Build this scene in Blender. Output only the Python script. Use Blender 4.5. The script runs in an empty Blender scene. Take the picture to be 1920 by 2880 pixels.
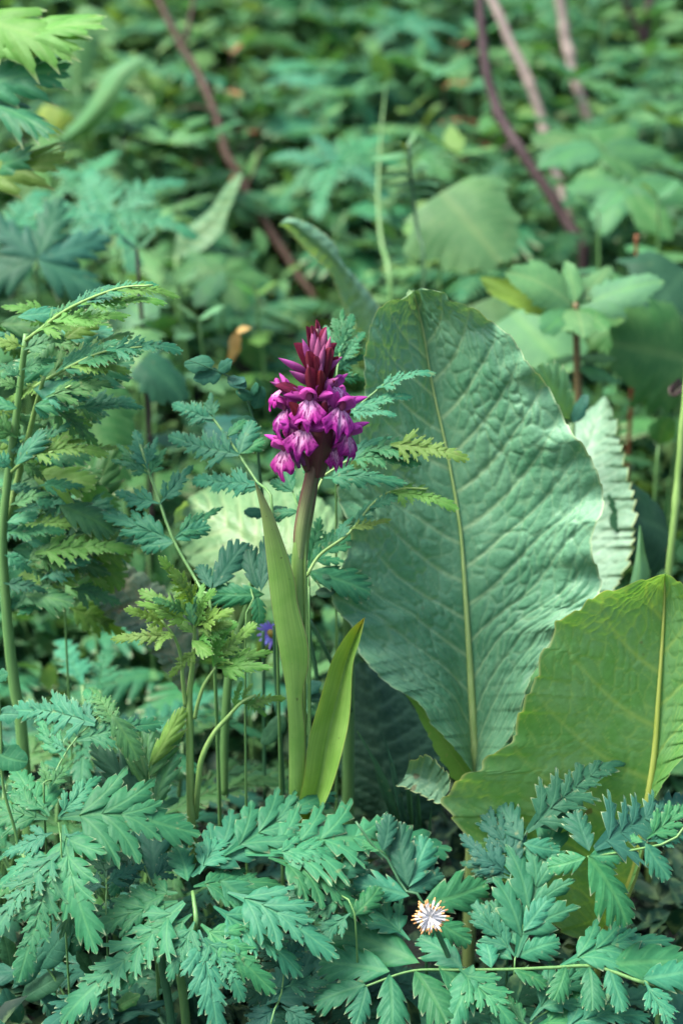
import bpy, math, random
import numpy as np
from mathutils import Vector, Matrix

random.seed(11)
rng = np.random.default_rng(11)
SC = bpy.context.scene
COL = SC.collection
R = math.radians

# ------------------------------------------------------------------ camera
PITCH = R(18.0)
CAM = Vector((0.0, -1.022, 0.532))
LENS, SENS = 60.0, 36.0
cam_d = bpy.data.cameras.new('camera')
cam = bpy.data.objects.new('camera', cam_d)
COL.objects.link(cam)
cam.location = CAM
cam.rotation_euler = (R(90) - PITCH, 0, 0)
cam_d.sensor_fit = 'VERTICAL'
cam_d.sensor_height = SENS
cam_d.lens = LENS
cam_d.clip_start = 0.02
cam_d.clip_end = 2000
cam_d.dof.use_dof = True
cam_d.dof.focus_distance = 1.055
cam_d.dof.aperture_fstop = 5.0
SC.camera = cam

# ------------------------------------------------------------------ light
SUN_EL, SUN_AZ = R(62), R(-105)       # azimuth measured from +Y towards +X
world = bpy.data.worlds.new('World')
SC.world = world
world.use_nodes = True
wn = world.node_tree
bg = wn.nodes['Background']
sky = wn.nodes.new('ShaderNodeTexSky')
sky.sky_type = 'NISHITA'
sky.sun_disc = False
sky.sun_elevation = SUN_EL
sky.sun_rotation = SUN_AZ
sky.air_density = 1.0
sky.dust_density = 4.0
wn.links.new(sky.outputs[0], bg.inputs[0])
bg.inputs[1].default_value = 0.066
sun_d = bpy.data.lights.new('sun', 'SUN')
sun = bpy.data.objects.new('sun', sun_d)
COL.objects.link(sun)
sun_d.energy = 1.5
sun_d.angle = R(30)
sun_d.color = (1.0, 0.96, 0.88)
sdir = Vector((math.sin(SUN_AZ) * math.cos(SUN_EL), math.cos(SUN_AZ) * math.cos(SUN_EL), math.sin(SUN_EL)))
sun.rotation_euler = sdir.to_track_quat('Z', 'Y').to_euler()
SC.view_settings.view_transform = 'Standard'
SC.view_settings.look = 'None'
SC.view_settings.exposure = 2.75
SC.view_settings.gamma = 1.0
SC.view_settings.use_curve_mapping = False

# ------------------------------------------------------------------ helpers: places
FW = Vector((0, math.cos(PITCH), -math.sin(PITCH)))
UP = Vector((0, math.sin(PITCH), math.cos(PITCH)))
RT = Vector((1, 0, 0))
K = SENS / LENS / 2880.0


def ray(px, py):
    return FW + RT * ((px - 960) * K) + UP * ((1440 - py) * K)


def P(px, py, Y):
    if Y < -0.03:
        Y = -0.03 + (Y + 0.03) * 0.42
    r = ray(px, py)
    return CAM + r * ((Y - CAM.y) / r.y)


def PP(px, py, p0, n):
    r = ray(px, py)
    return CAM + r * ((p0 - CAM).dot(n) / r.dot(n))


def ground_z(y):
    if y < 0.25:
        return -0.19
    t = y - 0.25
    if t < 6:
        return -0.19 + 0.26 * t * min(1, t / 0.4)
    return -0.19 + 0.26 * 6 + 0.02 * min(t - 6, 60)


def yhit(py):
    y = 0.3
    for _ in range(60):
        if P(960, py, y).z < ground_z(y):
            break
        y += 0.05
    return y


def px_size(Y):                     # metres per photo pixel near depth Y
    return (Y - CAM.y) / math.cos(PITCH) * K


# ------------------------------------------------------------------ helpers: objects
WM = {}


def link(o, W, parent=None):
    COL.objects.link(o)
    WM[o.name] = W.copy()
    if parent is not None:
        o.parent = parent
        o.matrix_local = WM[parent.name].inverted() @ W
    else:
        o.matrix_world = W
    return o


def tag(o, label=None, cat=None, group=None, kind=None):
    if label: o['label'] = label
    if cat: o['category'] = cat
    if group: o['group'] = group
    if kind: o['kind'] = kind
    return o


def thing(name, label, cat, loc, group=None):
    o = bpy.data.objects.new(name, None)
    o.empty_display_size = 0.02
    link(o, Matrix.Translation(loc))
    return tag(o, label, cat, group)


def mesh(name, v, f, mat=None, uv=None, attrs=None, smooth=True):
    m = bpy.data.meshes.new(name)
    v = np.asarray(v, dtype=np.float32)
    m.from_pydata(v.tolist(), [], f if isinstance(f, list) else f.tolist())
    if smooth:
        m.polygons.foreach_set('use_smooth', np.ones(len(m.polygons), dtype=bool))
    if uv is not None:
        lay = m.uv_layers.new(name='uv')
        li = np.empty(len(m.loops), dtype=np.int32)
        m.loops.foreach_get('vertex_index', li)
        lay.data.foreach_set('uv', np.asarray(uv, dtype=np.float32)[li].ravel())
    for k, a in (attrs or {}).items():
        at = m.attributes.new(k, 'FLOAT', 'POINT')
        at.data.foreach_set('value', np.asarray(a, dtype=np.float32))
    if mat: m.materials.append(mat)
    m.update()
    return m


def put(name, v, f, mat, parent, base=None, **kw):
    """one mesh object, vertices given in world space"""
    v = np.asarray(v, dtype=np.float64)
    base = np.array(base if base is not None else v[0], dtype=np.float64)
    m = mesh(name, v - base, f, mat, **kw)
    return link(bpy.data.objects.new(name, m), Matrix.Translation(Vector(base)), parent)


def spline(pts, n, by_length=True):
    p = np.array([list(q) for q in pts], dtype=np.float64)
    if len(p) == 2:
        t = np.linspace(0, 1, n)[:, None]
        return p[0] * (1 - t) + p[1] * t
    e = np.vstack([2 * p[0] - p[1], p, 2 * p[-1] - p[-2]])
    out = []
    for i in range(1, len(e) - 2):
        t = np.linspace(0, 1, 16, endpoint=False)[:, None]
        a, b, c, d = e[i - 1], e[i], e[i + 1], e[i + 2]
        out.append(0.5 * ((2 * b) + (-a + c) * t + (2 * a - 5 * b + 4 * c - d) * t ** 2 + (-a + 3 * b - 3 * c + d) * t ** 3))
    q = np.vstack(out + [p[-1:]])
    if by_length:
        L = np.r_[0, np.cumsum(np.linalg.norm(np.diff(q, axis=0), axis=1))]
        L /= L[-1]
    else:
        L = np.linspace(0, 1, len(q))
    s = np.linspace(0, 1, n)
    return np.stack([np.interp(s, L, q[:, k]) for k in range(q.shape[1])], 1)


def tube_geo(pts, radii, seg=8, n=None, flat=1.0, ribs=0.0):
    pts = spline(pts, n or max(8, 5 * len(pts)))
    n = len(pts)
    rad = np.interp(np.linspace(0, 1, n), np.linspace(0, 1, len(radii)), radii)
    T = np.gradient(pts, axis=0)
    T /= np.linalg.norm(T, axis=1)[:, None] + 1e-12
    a = np.array([0.0, -1.0, 0.05]) if abs(T[0][1]) < 0.9 else np.array([1.0, 0, 0])
    v, f = [], []
    for i in range(n):
        b = np.cross(T[i], a); b /= np.linalg.norm(b) + 1e-12
        a = np.cross(b, T[i])
        for k in range(seg):
            an = 2 * math.pi * k / seg
            r = rad[i] * (1 + ribs * (k % 2))
            v.append(pts[i] + r * (math.cos(an) * b * 1.0 + math.sin(an) * a * flat))
    for i in range(n - 1):
        for k in range(seg):
            k2 = (k + 1) % seg
            f.append((i * seg + k, i * seg + k2, (i + 1) * seg + k2, (i + 1) * seg + k))
    v.append(pts[0]); v.append(pts[-1])
    for k in range(seg):
        k2 = (k + 1) % seg
        f.append((n * seg, k2, k))
        f.append((n * seg + 1, (n - 1) * seg + k, (n - 1) * seg + k2))
    tv = np.r_[np.repeat(np.linspace(0, 1, n), seg), 0, 1]
    return np.array(v), f, tv


def tube(name, pts, radii, mat, parent, seg=8, n=None, ribs=0.0):
    v, f, tv = tube_geo(pts, radii, seg, n, ribs=ribs)
    return put(name, v, f, mat, parent, base=list(pts[0]), attrs={'along': tv})


def pxtube(name, pts, wpx, mat, parent, seg=8, n=None, ribs=0.0):
    """pts = (px, py, Y) ; wpx = half widths in photo pixels"""
    w = [P(*p) for p in pts]
    Ys = [p[2] for p in pts]
    r = [x * px_size(np.interp(i / max(1, len(wpx) - 1), np.linspace(0, 1, len(Ys)), Ys)) for i, x in enumerate(wpx)]
    return tube(name, w, r, mat, parent, seg, n, ribs)


# ------------------------------------------------------------------ helpers: materials
def nn(nt, typ, **kw):
    n = nt.nodes.new(typ)
    for k, v in kw.items():
        setattr(n, k, v)
    return n


def setin(node, **kw):
    for k, v in kw.items():
        node.inputs[k.replace('_', ' ')].default_value = v


def rgb(c):
    return (c[0], c[1], c[2], 1.0)


def math_(nt, op, a, b=None, clamp=False):
    n = nt.nodes.new('ShaderNodeMath'); n.operation = op; n.use_clamp = clamp
    for i, x in enumerate((a, b)):
        if x is None: continue
        if isinstance(x, (int, float)): n.inputs[i].default_value = x
        else: nt.links.new(x, n.inputs[i])
    return n.outputs[0]


def mix_(nt, fac, a, b, mode='MIX'):
    n = nt.nodes.new('ShaderNodeMix'); n.data_type = 'RGBA'; n.blend_type = mode
    for s, x in ((n.inputs[0], fac), (n.inputs[6], a), (n.inputs[7], b)):
        if isinstance(x, (int, float)): s.default_value = x
        elif isinstance(x, tuple): s.default_value = rgb(x)
        else: nt.links.new(x, s)
    return n.outputs[2]


def sstep(nt, x, lo, hi):
    n = nt.nodes.new('ShaderNodeMapRange'); n.interpolation_type = 'SMOOTHSTEP'
    nt.links.new(x, n.inputs[0])
    n.inputs[1].default_value = lo; n.inputs[2].default_value = hi
    return n.outputs[0]


def base_mat(name):
    m = bpy.data.materials.new(name); m.use_nodes = True
    nt = m.node_tree
    pb = nt.nodes['Principled BSDF']
    return m, nt, pb, nt.nodes['Material Output']


def noise(nt, vec, scale, detail=3, rough=0.55):
    n = nn(nt, 'ShaderNodeTexNoise'); setin(n, Scale=scale, Detail=detail, Roughness=rough)
    if vec is not None: nt.links.new(vec, n.inputs['Vector'])
    return n.outputs[0]


def finish_leaf(nt, pb, out, col, trans, tcol_tint, rough, spec):
    nt.links.new(col, pb.inputs['Base Color'])
    pb.inputs['Roughness'].default_value = rough
    pb.inputs['Specular IOR Level'].default_value = spec
    tr = nn(nt, 'ShaderNodeBsdfTranslucent')
    tc = mix_(nt, 1.0, col, tcol_tint, 'MULTIPLY')
    nt.links.new(tc, tr.inputs[0])
    mx = nn(nt, 'ShaderNodeMixShader'); mx.inputs[0].default_value = trans
    nt.links.new(pb.outputs[0], mx.inputs[1]); nt.links.new(tr.outputs[0], mx.inputs[2])
    nt.links.new(mx.outputs[0], out.inputs[0])


def leaf_mat(name, a, b, under, vein=(0.16, 0.25, 0.10), trans=0.3, rough=0.55, spec=0.22, nscale=3.0,
             veinamt=0.28, vary=0.18, bump=0.25, attr=None, rust=0.0):
    m, nt, pb, out = base_mat(name)
    tc = nn(nt, 'ShaderNodeTexCoord')
    oi = nn(nt, 'ShaderNodeObjectInfo')
    geo = nn(nt, 'ShaderNodeNewGeometry')
    n1 = noise(nt, tc.outputs['Object'], nscale)
    n2 = noise(nt, geo.outputs['Position'], 420, 2)
    c = mix_(nt, sstep(nt, n1, 0.35, 0.68), a, b)
    if attr:
        at = nn(nt, 'ShaderNodeAttribute', attribute_name=attr[0])
        c = mix_(nt, at.outputs['Fac'], c, attr[1])
    c = mix_(nt, geo.outputs['Backfacing'], c, under)
    sep = nn(nt, 'ShaderNodeSeparateXYZ'); nt.links.new(tc.outputs['UV'], sep.inputs[0])
    fr = math_(nt, 'FRACT', sep.outputs[0])
    dv = math_(nt, 'ABSOLUTE', math_(nt, 'SUBTRACT', fr, 0.52))
    sv = math_(nt, 'SUBTRACT', 1.0, sstep(nt, dv, 0.02, 0.12))
    mv = math_(nt, 'SUBTRACT', 1.0, sstep(nt, sep.outputs[1], 0.03, 0.14))
    vm = math_(nt, 'MAXIMUM', math_(nt, 'MULTIPLY', sv, 0.45), mv)
    c = mix_(nt, math_(nt, 'MULTIPLY', vm, veinamt), c, vein)
    tip = nn(nt, 'ShaderNodeAttribute', attribute_name='tip')
    c = mix_(nt, math_(nt, 'MULTIPLY', tip.outputs['Fac'], 0.8), c, (0.40, 0.44, 0.26))
    # small speckles / wear
    n3 = noise(nt, geo.outputs['Position'], 160, 2)
    c = mix_(nt, math_(nt, 'MULTIPLY', sstep(nt, n3, 0.66, 0.76), 0.35 + rust), c, (0.20, 0.20, 0.09) if rust == 0 else (0.16, 0.09, 0.04))
    hs = nn(nt, 'ShaderNodeHueSaturation')
    hs.inputs['Hue'].default_value = 0.5
    v = math_(nt, 'ADD', math_(nt, 'MULTIPLY', oi.outputs['Random'], 2 * vary), 1.0 - vary)
    v = math_(nt, 'ADD', v, math_(nt, 'MULTIPLY', math_(nt, 'SUBTRACT', n2, 0.5), 0.25))
    nt.links.new(v, hs.inputs['Value'])
    h = math_(nt, 'ADD', math_(nt, 'MULTIPLY', math_(nt, 'FRACT', math_(nt, 'MULTIPLY', oi.outputs['Random'], 7.13)), 0.045), 0.484)
    nt.links.new(h, hs.inputs['Hue'])
    nt.links.new(c, hs.inputs['Color'])
    bp = nn(nt, 'ShaderNodeBump'); setin(bp, Strength=bump, Distance=0.002)
    bh = math_(nt, 'SUBTRACT', math_(nt, 'MULTIPLY', noise(nt, geo.outputs['Position'], 240, 3), 0.7), math_(nt, 'MULTIPLY', vm, 0.5))
    nt.links.new(bh, bp.inputs['Height'])
    nt.links.new(bp.outputs[0], pb.inputs['Normal'])
    finish_leaf(nt, pb, out, hs.outputs[0], trans, (1.5, 1.25, 0.45), rough, spec)
    return m


def stem_mat(name, a, b, rough=0.45, stretch=40.0, grad=None, trans=0.0):
    m, nt, pb, out = base_mat(name)
    tc = nn(nt, 'ShaderNodeTexCoord')
    mp = nn(nt, 'ShaderNodeMapping'); mp.inputs['Scale'].default_value = (stretch * 8, stretch * 8, stretch * 0.6)
    nt.links.new(tc.outputs['Object'], mp.inputs[0])
    n1 = noise(nt, mp.outputs[0], 1.0, 4)
    c = mix_(nt, sstep(nt, n1, 0.3, 0.7), a, b)
    if grad:
        at = nn(nt, 'ShaderNodeAttribute', attribute_name='along')
        c = mix_(nt, sstep(nt, at.outputs['Fac'], grad[1], grad[2]), c, grad[0])
    nt.links.new(c, pb.inputs['Base Color'])
    pb.inputs['Roughness'].default_value = rough
    pb.inputs['Specular IOR Level'].default_value = 0.35
    bp = nn(nt, 'ShaderNodeBump'); setin(bp, Strength=0.3, Distance=0.001)
    nt.links.new(n1, bp.inputs['Height']); nt.links.new(bp.outputs[0], pb.inputs['Normal'])
    return m


def broad_mat(name, a, b, under, veincol, trans, rough, spec, edge=(0.30, 0.36, 0.16), rust=0.0, bump=0.4, net=0.35):
    """big traced leaves: attributes vein, cell, edge are on the mesh"""
    m, nt, pb, out = base_mat(name)
    geo = nn(nt, 'ShaderNodeNewGeometry')
    A = lambda k: nn(nt, 'ShaderNodeAttribute', attribute_name=k).outputs['Fac']
    n1 = noise(nt, geo.outputs['Position'], 22, 4, 0.6)
    n2 = noise(nt, geo.outputs['Position'], 260, 3, 0.6)
    n3 = noise(nt, geo.outputs['Position'], 85, 3, 0.6)
    c = mix_(nt, sstep(nt, n1, 0.35, 0.66), a, b)
    c = mix_(nt, math_(nt, 'MULTIPLY', sstep(nt, n2, 0.35, 0.7), 0.22), c, tuple(x * 0.6 for x in a))
    c = mix_(nt, geo.outputs['Backfacing'], c, under)
    c = mix_(nt, math_(nt, 'MULTIPLY', A('cell'), net), c, veincol)
    c = mix_(nt, A('vein'), c, veincol)
    c = mix_(nt, A('edge'), c, edge)
    c = mix_(nt, math_(nt, 'MULTIPLY', sstep(nt, n3, 0.64, 0.74), 0.30), c, tuple(x * 1.6 + 0.02 for x in b))
    n5 = noise(nt, geo.outputs['Position'], 34, 2, 0.5)
    c = mix_(nt, math_(nt, 'MULTIPLY', sstep(nt, n5, 0.735, 0.755), 0.75), c, (0.10, 0.085, 0.04))
    if rust:
        n4 = noise(nt, geo.outputs['Position'], 60, 4, 0.65)
        c = mix_(nt, math_(nt, 'MULTIPLY', sstep(nt, n4, 0.66 - 0.2 * rust, 0.74 - 0.1 * rust), 0.7), c, (0.15, 0.10, 0.05))
    bp = nn(nt, 'ShaderNodeBump'); setin(bp, Strength=bump, Distance=0.0015)
    nt.links.new(math_(nt, 'ADD', n2, math_(nt, 'MULTIPLY', n3, 0.8)), bp.inputs['Height'])
    nt.links.new(bp.outputs[0], pb.inputs['Normal'])
    finish_leaf(nt, pb, out, c, trans, (1.45, 1.25, 0.4), rough, spec)
    return m


M = {}
M['teal'] = leaf_mat('leaf_teal', (0.020, 0.130, 0.056), (0.036, 0.170, 0.076), (0.075, 0.170, 0.045), vein=(0.10, 0.27, 0.10), trans=0.28, spec=0.22)
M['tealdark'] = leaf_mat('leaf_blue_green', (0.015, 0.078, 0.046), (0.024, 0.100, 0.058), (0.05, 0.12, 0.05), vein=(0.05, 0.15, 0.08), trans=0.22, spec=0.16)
M['green'] = leaf_mat('leaf_green', (0.032, 0.125, 0.040), (0.055, 0.170, 0.050), (0.10, 0.17, 0.05), vein=(0.13, 0.24, 0.08), trans=0.34)
M['lime'] = leaf_mat('leaf_lime', (0.085, 0.205, 0.035), (0.120, 0.250, 0.055), (0.13, 0.22, 0.04), vein=(0.18, 0.28, 0.08), trans=0.40)
M['pale'] = leaf_mat('leaf_pale', (0.065, 0.180, 0.070), (0.095, 0.225, 0.085), (0.13, 0.20, 0.06), vein=(0.20, 0.30, 0.12), trans=0.34)
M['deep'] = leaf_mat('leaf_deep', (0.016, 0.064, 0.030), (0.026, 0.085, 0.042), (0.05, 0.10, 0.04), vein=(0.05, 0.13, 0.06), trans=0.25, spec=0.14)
M['yellow'] = leaf_mat('leaf_yellowing', (0.190, 0.235, 0.035), (0.130, 0.210, 0.035), (0.20, 0.25, 0.04), trans=0.40)
M['rustleaf'] = leaf_mat('leaf_rust', (0.23, 0.065, 0.03), (0.15, 0.09, 0.035), (0.2, 0.08, 0.04), trans=0.3)
M['darkbud'] = leaf_mat('leaf_dark_bud', (0.030, 0.018, 0.020), (0.050, 0.030, 0.026), (0.03, 0.02, 0.02), trans=0.05)
M['straw'] = leaf_mat('leaf_straw', (0.45, 0.28, 0.08), (0.5, 0.36, 0.14), (0.45, 0.3, 0.1), trans=0.2)
M['stem'] = stem_mat('stem_green', (0.070, 0.170, 0.050), (0.105, 0.215, 0.065))
M['stemdeep'] = stem_mat('stem_deep_green', (0.022, 0.085, 0.035), (0.040, 0.115, 0.050))
M['stemlime'] = stem_mat('stem_lime', (0.130, 0.240, 0.060), (0.175, 0.290, 0.085))
M['stembrown'] = stem_mat('stem_brown', (0.10, 0.075, 0.03), (0.15, 0.11, 0.05))
M['barkdark'] = stem_mat('bark_dark', (0.018, 0.009, 0.010), (0.042, 0.022, 0.024), 0.7)
M['barkred'] = stem_mat('bark_red', (0.020, 0.009, 0.004), (0.046, 0.022, 0.010), 0.7)
M['deadpink'] = stem_mat('dead_stem_pinkish', (0.15, 0.115, 0.10), (0.27, 0.22, 0.19), 0.7)
M['deadtan'] = stem_mat('dead_stem_tan', (0.16, 0.12, 0.07), (0.22, 0.17, 0.11), 0.7)
M['rust'] = stem_mat('stem_rust', (0.13, 0.045, 0.015), (0.18, 0.07, 0.022), 0.7)


# ------------------------------------------------------------------ leaflets (shared meshes)
def leaflet_geo(nl=7, d=0.3, teeth=3, ta=0.10, wid=0.3, a=0.62, b=0.8, ang0=58, ang1=28, droop=0.12, fold=0.10,
                wav=0.02, seed=0, ncol=2, crv=0.0):
    rs = np.random.default_rng(seed)
    Kp = 2 * teeth
    n = nl * Kp
    k = np.arange(n + 1)
    s = k / n
    s = s ** 0.92
    x = k / Kp
    lob = np.minimum((x).astype(int), nl - 1)
    phi = x - lob
    tri = np.where(phi < 0.55, phi / 0.55, (1 - phi) / 0.45)
    tri = np.clip(tri, 0, 1) ** 0.85
    env = np.sin(np.pi * np.clip(s, 0, 1) ** a) ** b
    env[0] = env[-1] = 0
    V, U, T, F = [], [], [], []
    yc = s
    xa = crv * np.sin(np.pi * s)
    for i in range(n + 1):
        V.append((xa[i], yc[i], -0.008 * math.sin(math.pi * s[i]))); U.append((x[i], 0)); T.append(1.0 if i == n and d < 0.8 else 0)
    idx = {0: list(range(n + 1))}
    for side in (1, -1):
        amp = 1 + rs.uniform(-0.16, 0.16, nl)
        dd = np.clip(d + (1 - d) * 0.25 * s, 0, 1)
        w = wid * env * (dd + (1 - dd) * tri) * amp[lob]
        w = w * (1 + ta * np.where(k % 2 == 1, 1.0, -1.0))
        ang = np.radians(ang0 + (ang1 - ang0) * s)
        prev = idx[0]
        cf = [0.5, 0.9, 1.0] if ncol == 2 else [(q + 1) / ncol for q in range(ncol)]
        nc = len(cf)
        for c in range(1, nc + 1):
            f = cf[c - 1]
            cur = []
            for i in range(n + 1):
                ww = w[i] * f
                z = fold * ww + wav * math.sin(9 * s[i] + seed + side) * f + 0.10 * ww * (tri[i] - 0.5) * (1 if f < 1 else 0.2)
                z -= 0.35 * ww * ww / max(wid, 0.01) * f
                cur.append(len(V))
                V.append((xa[i] + side * ww * math.sin(ang[i]), yc[i] + ww * math.cos(ang[i]), z))
                U.append((x[i], ww / max(wid, 1e-3)))
                T.append(1.0 if (d < 0.8 and c == nc and k[i] % 2 == 1 and i % Kp == (Kp // 2 | 1) % Kp) else 0.0)
            for i in range(n):
                q = (prev[i], cur[i], cur[i + 1], prev[i + 1]) if side > 0 else (prev[i], prev[i + 1], cur[i + 1], cur[i])
                F.append(q)
            prev = cur
    V = np.array(V)
    y = V[:, 1].copy()
    V[:, 2] -= droop * y ** 2
    return V, F, np.array(U), np.array(T)


def fern_geo(pairs=4, l0=0.46, l1=0.20, term=0.42, a0=50, a1=30, start=0.10, segw=0.36, snl=3, sd=0.60, droop=0.2, fold=0.1, wav=0.02, seed=0, crv=0.0, wing=0.05, peak=0.25):
    """a pinna: paired toothed segments running together along an axis, one mesh"""
    rs = np.random.default_rng(seed + 100)
    VV, FF, UU, TT = [], [], [], []

    def add(g, org, ang, sc, wsc, zr):
        v, f, u, t = g
        o = sum(len(q) for q in VV)
        c, s_ = math.cos(ang), math.sin(ang)
        x, y, z = v[:, 0] * sc * wsc, v[:, 1] * sc, v[:, 2] * sc
        VV.append(np.stack([org[0] + x * c + y * s_, org[1] - x * s_ + y * c, org[2] + z + zr * y], 1))
        FF.extend([tuple(i + o for i in q) for q in f]); UU.append(u); TT.append(t)
    n = pairs
    for i in range(n):
        f = i / max(1, n - 1)
        y = start + (1 - term * 0.86 - start) * (i + 0.2) / n
        for side in (1, -1):
            L = (l0 + (l1 - l0) * f) * (0.80 + 0.20 * min(1, (f + 0.02) / peak)) * rs.uniform(0.86, 1.14)
            g = leaflet_geo(nl=snl, d=sd, teeth=2 if L > 0.3 else 1, ta=0.12, wid=segw * rs.uniform(0.9, 1.1), a=0.60, b=0.95, ang0=46, ang1=18, droop=0.18, fold=0.12, wav=0.02, seed=seed * 31 + i * 2 + (side > 0), crv=-side * 0.06)
            yy = y + rs.uniform(-0.02, 0.02)
            add(g, (crv * math.sin(math.pi * yy), yy, 0.0015 * i), side * math.radians(a0 + (a1 - a0) * f + rs.uniform(-6, 6)), L, 1.0, fold * 1.6)
    g = leaflet_geo(nl=4, d=0.52, teeth=2, ta=0.10, wid=0.40, a=0.62, b=0.85, ang0=46, ang1=18, droop=0.15, fold=0.12, wav=0.02, seed=seed * 7 + 3)
    add(g, (crv * math.sin(math.pi * (1 - term)), 1 - term, 0.004), -crv, term, 1.0, 0.0)
    ys = np.linspace(0, 1 - term * 0.7, 8)
    o = sum(len(q) for q in VV)
    w = wing * np.clip(ys * 6, 0.25, 1)
    xx = crv * np.sin(np.pi * ys)
    VV.append(np.concatenate([np.stack([xx - w, ys, 0 * ys + 0.004], 1), np.stack([xx, ys, 0 * ys - 0.004], 1), np.stack([xx + w, ys, 0 * ys + 0.004], 1)]))
    m = len(ys)
    UU.append(np.stack([np.full(3 * m, 0.02), np.r_[np.full(m, 0.4), np.zeros(m), np.full(m, 0.4)]], 1)); TT.append(np.zeros(3 * m))
    for k in range(m - 1):
        FF.append((o + k, o + m + k, o + m + k + 1, o + k + 1)); FF.append((o + m + k, o + 2 * m + k, o + 2 * m + k + 1, o + m + k + 1))
    V = np.vstack(VV)
    V[:, 2] += wav * np.sin(7 * V[:, 1] + 5 * V[:, 0] + seed) - droop * V[:, 1] ** 2
    return V, FF, np.vstack(UU), np.concatenate(TT)


KINDS = {
    'fern':  dict(comp=1, pairs=3, l0=0.50, l1=0.30, term=0.50, a0=46, a1=28, segw=0.38, snl=3, sd=0.44, droop=0.16, fold=0.10, wing=0.05),
    'narrow': dict(comp=1, pairs=5, l0=0.30, l1=0.16, term=0.34, a0=42, a1=24, segw=0.34, snl=3, sd=0.46, droop=0.18, fold=0.14, wing=0.05, peak=0.4),
    'toothed': dict(nl=5, d=0.56, teeth=2, ta=0.09, wid=0.52, a=0.70, b=0.9, ang0=52, ang1=24, droop=0.16, fold=0.10),
    'nettle': dict(nl=10, d=0.86, teeth=1, ta=0.0, wid=0.34, a=0.60, b=0.8, ang0=70, ang1=40, droop=0.22, fold=0.18),
    'ovate': dict(nl=6, d=0.995, teeth=1, ta=0.0, wid=0.30, a=0.70, b=0.65, ang0=75, ang1=50, droop=0.15, fold=0.15),
    'lance': dict(nl=6, d=0.97, teeth=1, ta=0.0, wid=0.15, a=0.65, b=0.8, ang0=60, ang1=30, droop=0.22, fold=0.35),
    'heart': dict(nl=13, d=0.975, teeth=1, ta=0.0, wid=0.66, a=0.48, b=0.62, ang0=96, ang1=45, droop=0.22, fold=0.10, ncol=3),
    'lobed': dict(nl=4, d=0.42, teeth=3, ta=0.07, wid=0.55, a=0.60, b=0.7, ang0=52, ang1=22, droop=0.22, fold=0.10),
    'pinnate': dict(nl=7, d=0.06, teeth=2, ta=0.12, wid=0.50, a=0.50, b=0.7, ang0=66, ang1=30, droop=0.25, fold=0.06),
}
BANK = {}
NVAR = 7


def leaf_mesh(kind, mat, i):
    key = (kind, mat, i)
    if key not in BANK:
        kw = dict(KINDS[kind])
        r = random.Random(hash((kind, i)) & 0xffff if False else sum(map(ord, kind)) * 13 + i * 7)
        kw['droop'] *= r.uniform(0.5, 1.5); kw['fold'] *= r.uniform(0.5, 1.4)
        kw['crv'] = r.uniform(-0.05, 0.05)
        kw['wav'] = 0.02
        v, f, u, t = fern_geo(seed=i * 17 + len(kind), **{k: q for k, q in kw.items() if k != 'comp'}) if kw.get('comp') else leaflet_geo(seed=i * 17 + len(kind), **kw)
        BANK[key] = mesh('leaf_blade', v, f, M[mat], uv=u, attrs={'tip': t})
    return BANK[key]


def leaf(name, base, tip, nrm, parent, kind='fern', mat='teal', wf=1.0, roll=0.0):
    base, tip = Vector(base), Vector(tip)
    y = tip - base
    y.normalize()
    L = (tip - base).length * (1.12 if kind in ('fern', 'narrow') else 1.0)
    if kind in ('fern', 'narrow'): wf *= 1.08
    n = Vector(nrm)
    x = y.cross(n)
    if x.length < 1e-4: x = y.orthogonal()
    x.normalize()
    z = x.cross(y).normalized()
    if roll:
        q = Matrix.Rotation(roll, 3, y)
        x, z = q @ x, q @ z
    x *= L * wf; z *= L; y2 = y * L
    W = Matrix(((x.x, y2.x, z.x, base.x), (x.y, y2.y, z.y, base.y), (x.z, y2.z, z.z, base.z), (0, 0, 0, 1)))
    o = bpy.data.objects.new(name, leaf_mesh(kind, mat, random.randrange(NVAR)))
    return link(o, W, parent)


def nvec(x, y, z):
    return Vector((x, y, z)).normalized()


def fern_leaf(parent, plane, rachis, leaflets, mat='teal', kind='fern', stalkmat='stem', r=(5, 2.5), jit=0.12, wf=1.0, down=None):
    """a traced compound leaf: stalk (part) with leaflets (sub-parts), all on one tilted plane"""
    p0 = P(*plane[0]); n = nvec(*plane[1])
    pts = [PP(x, y, p0, n) for x, y in rachis]
    if down is not None:
        pts = ([Vector(q) for q in down] if isinstance(down, list) else [Vector(down)]) + pts
    sz = px_size(plane[0][2])
    st = tube('leaf_stalk', pts, [q * sz for q in r], M[stalkmat], parent, seg=7)
    for e in leaflets:
        bx, by, tx, ty = e[:4]
        k = e[4] if len(e) > 4 and e[4] else kind
        w = e[5] if len(e) > 5 else 1.0
        mm = e[6] if len(e) > 6 else mat
        b = PP(bx, by, p0, n); t = PP(tx, ty, p0, n)
        t = t + n * (t - b).length * random.uniform(-0.10, 0.10)
        nj = n + Vector((random.gauss(0, jit), random.gauss(0, jit), random.gauss(0, jit)))
        b = b + n * 0.0012
        if plane[0][2] < -0.03:
            t = b + (t - b) * 1.10; w *= 1.06
        leaf('leaflet', b, t, nj, st, k, mm, w * wf)
    return st


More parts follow.
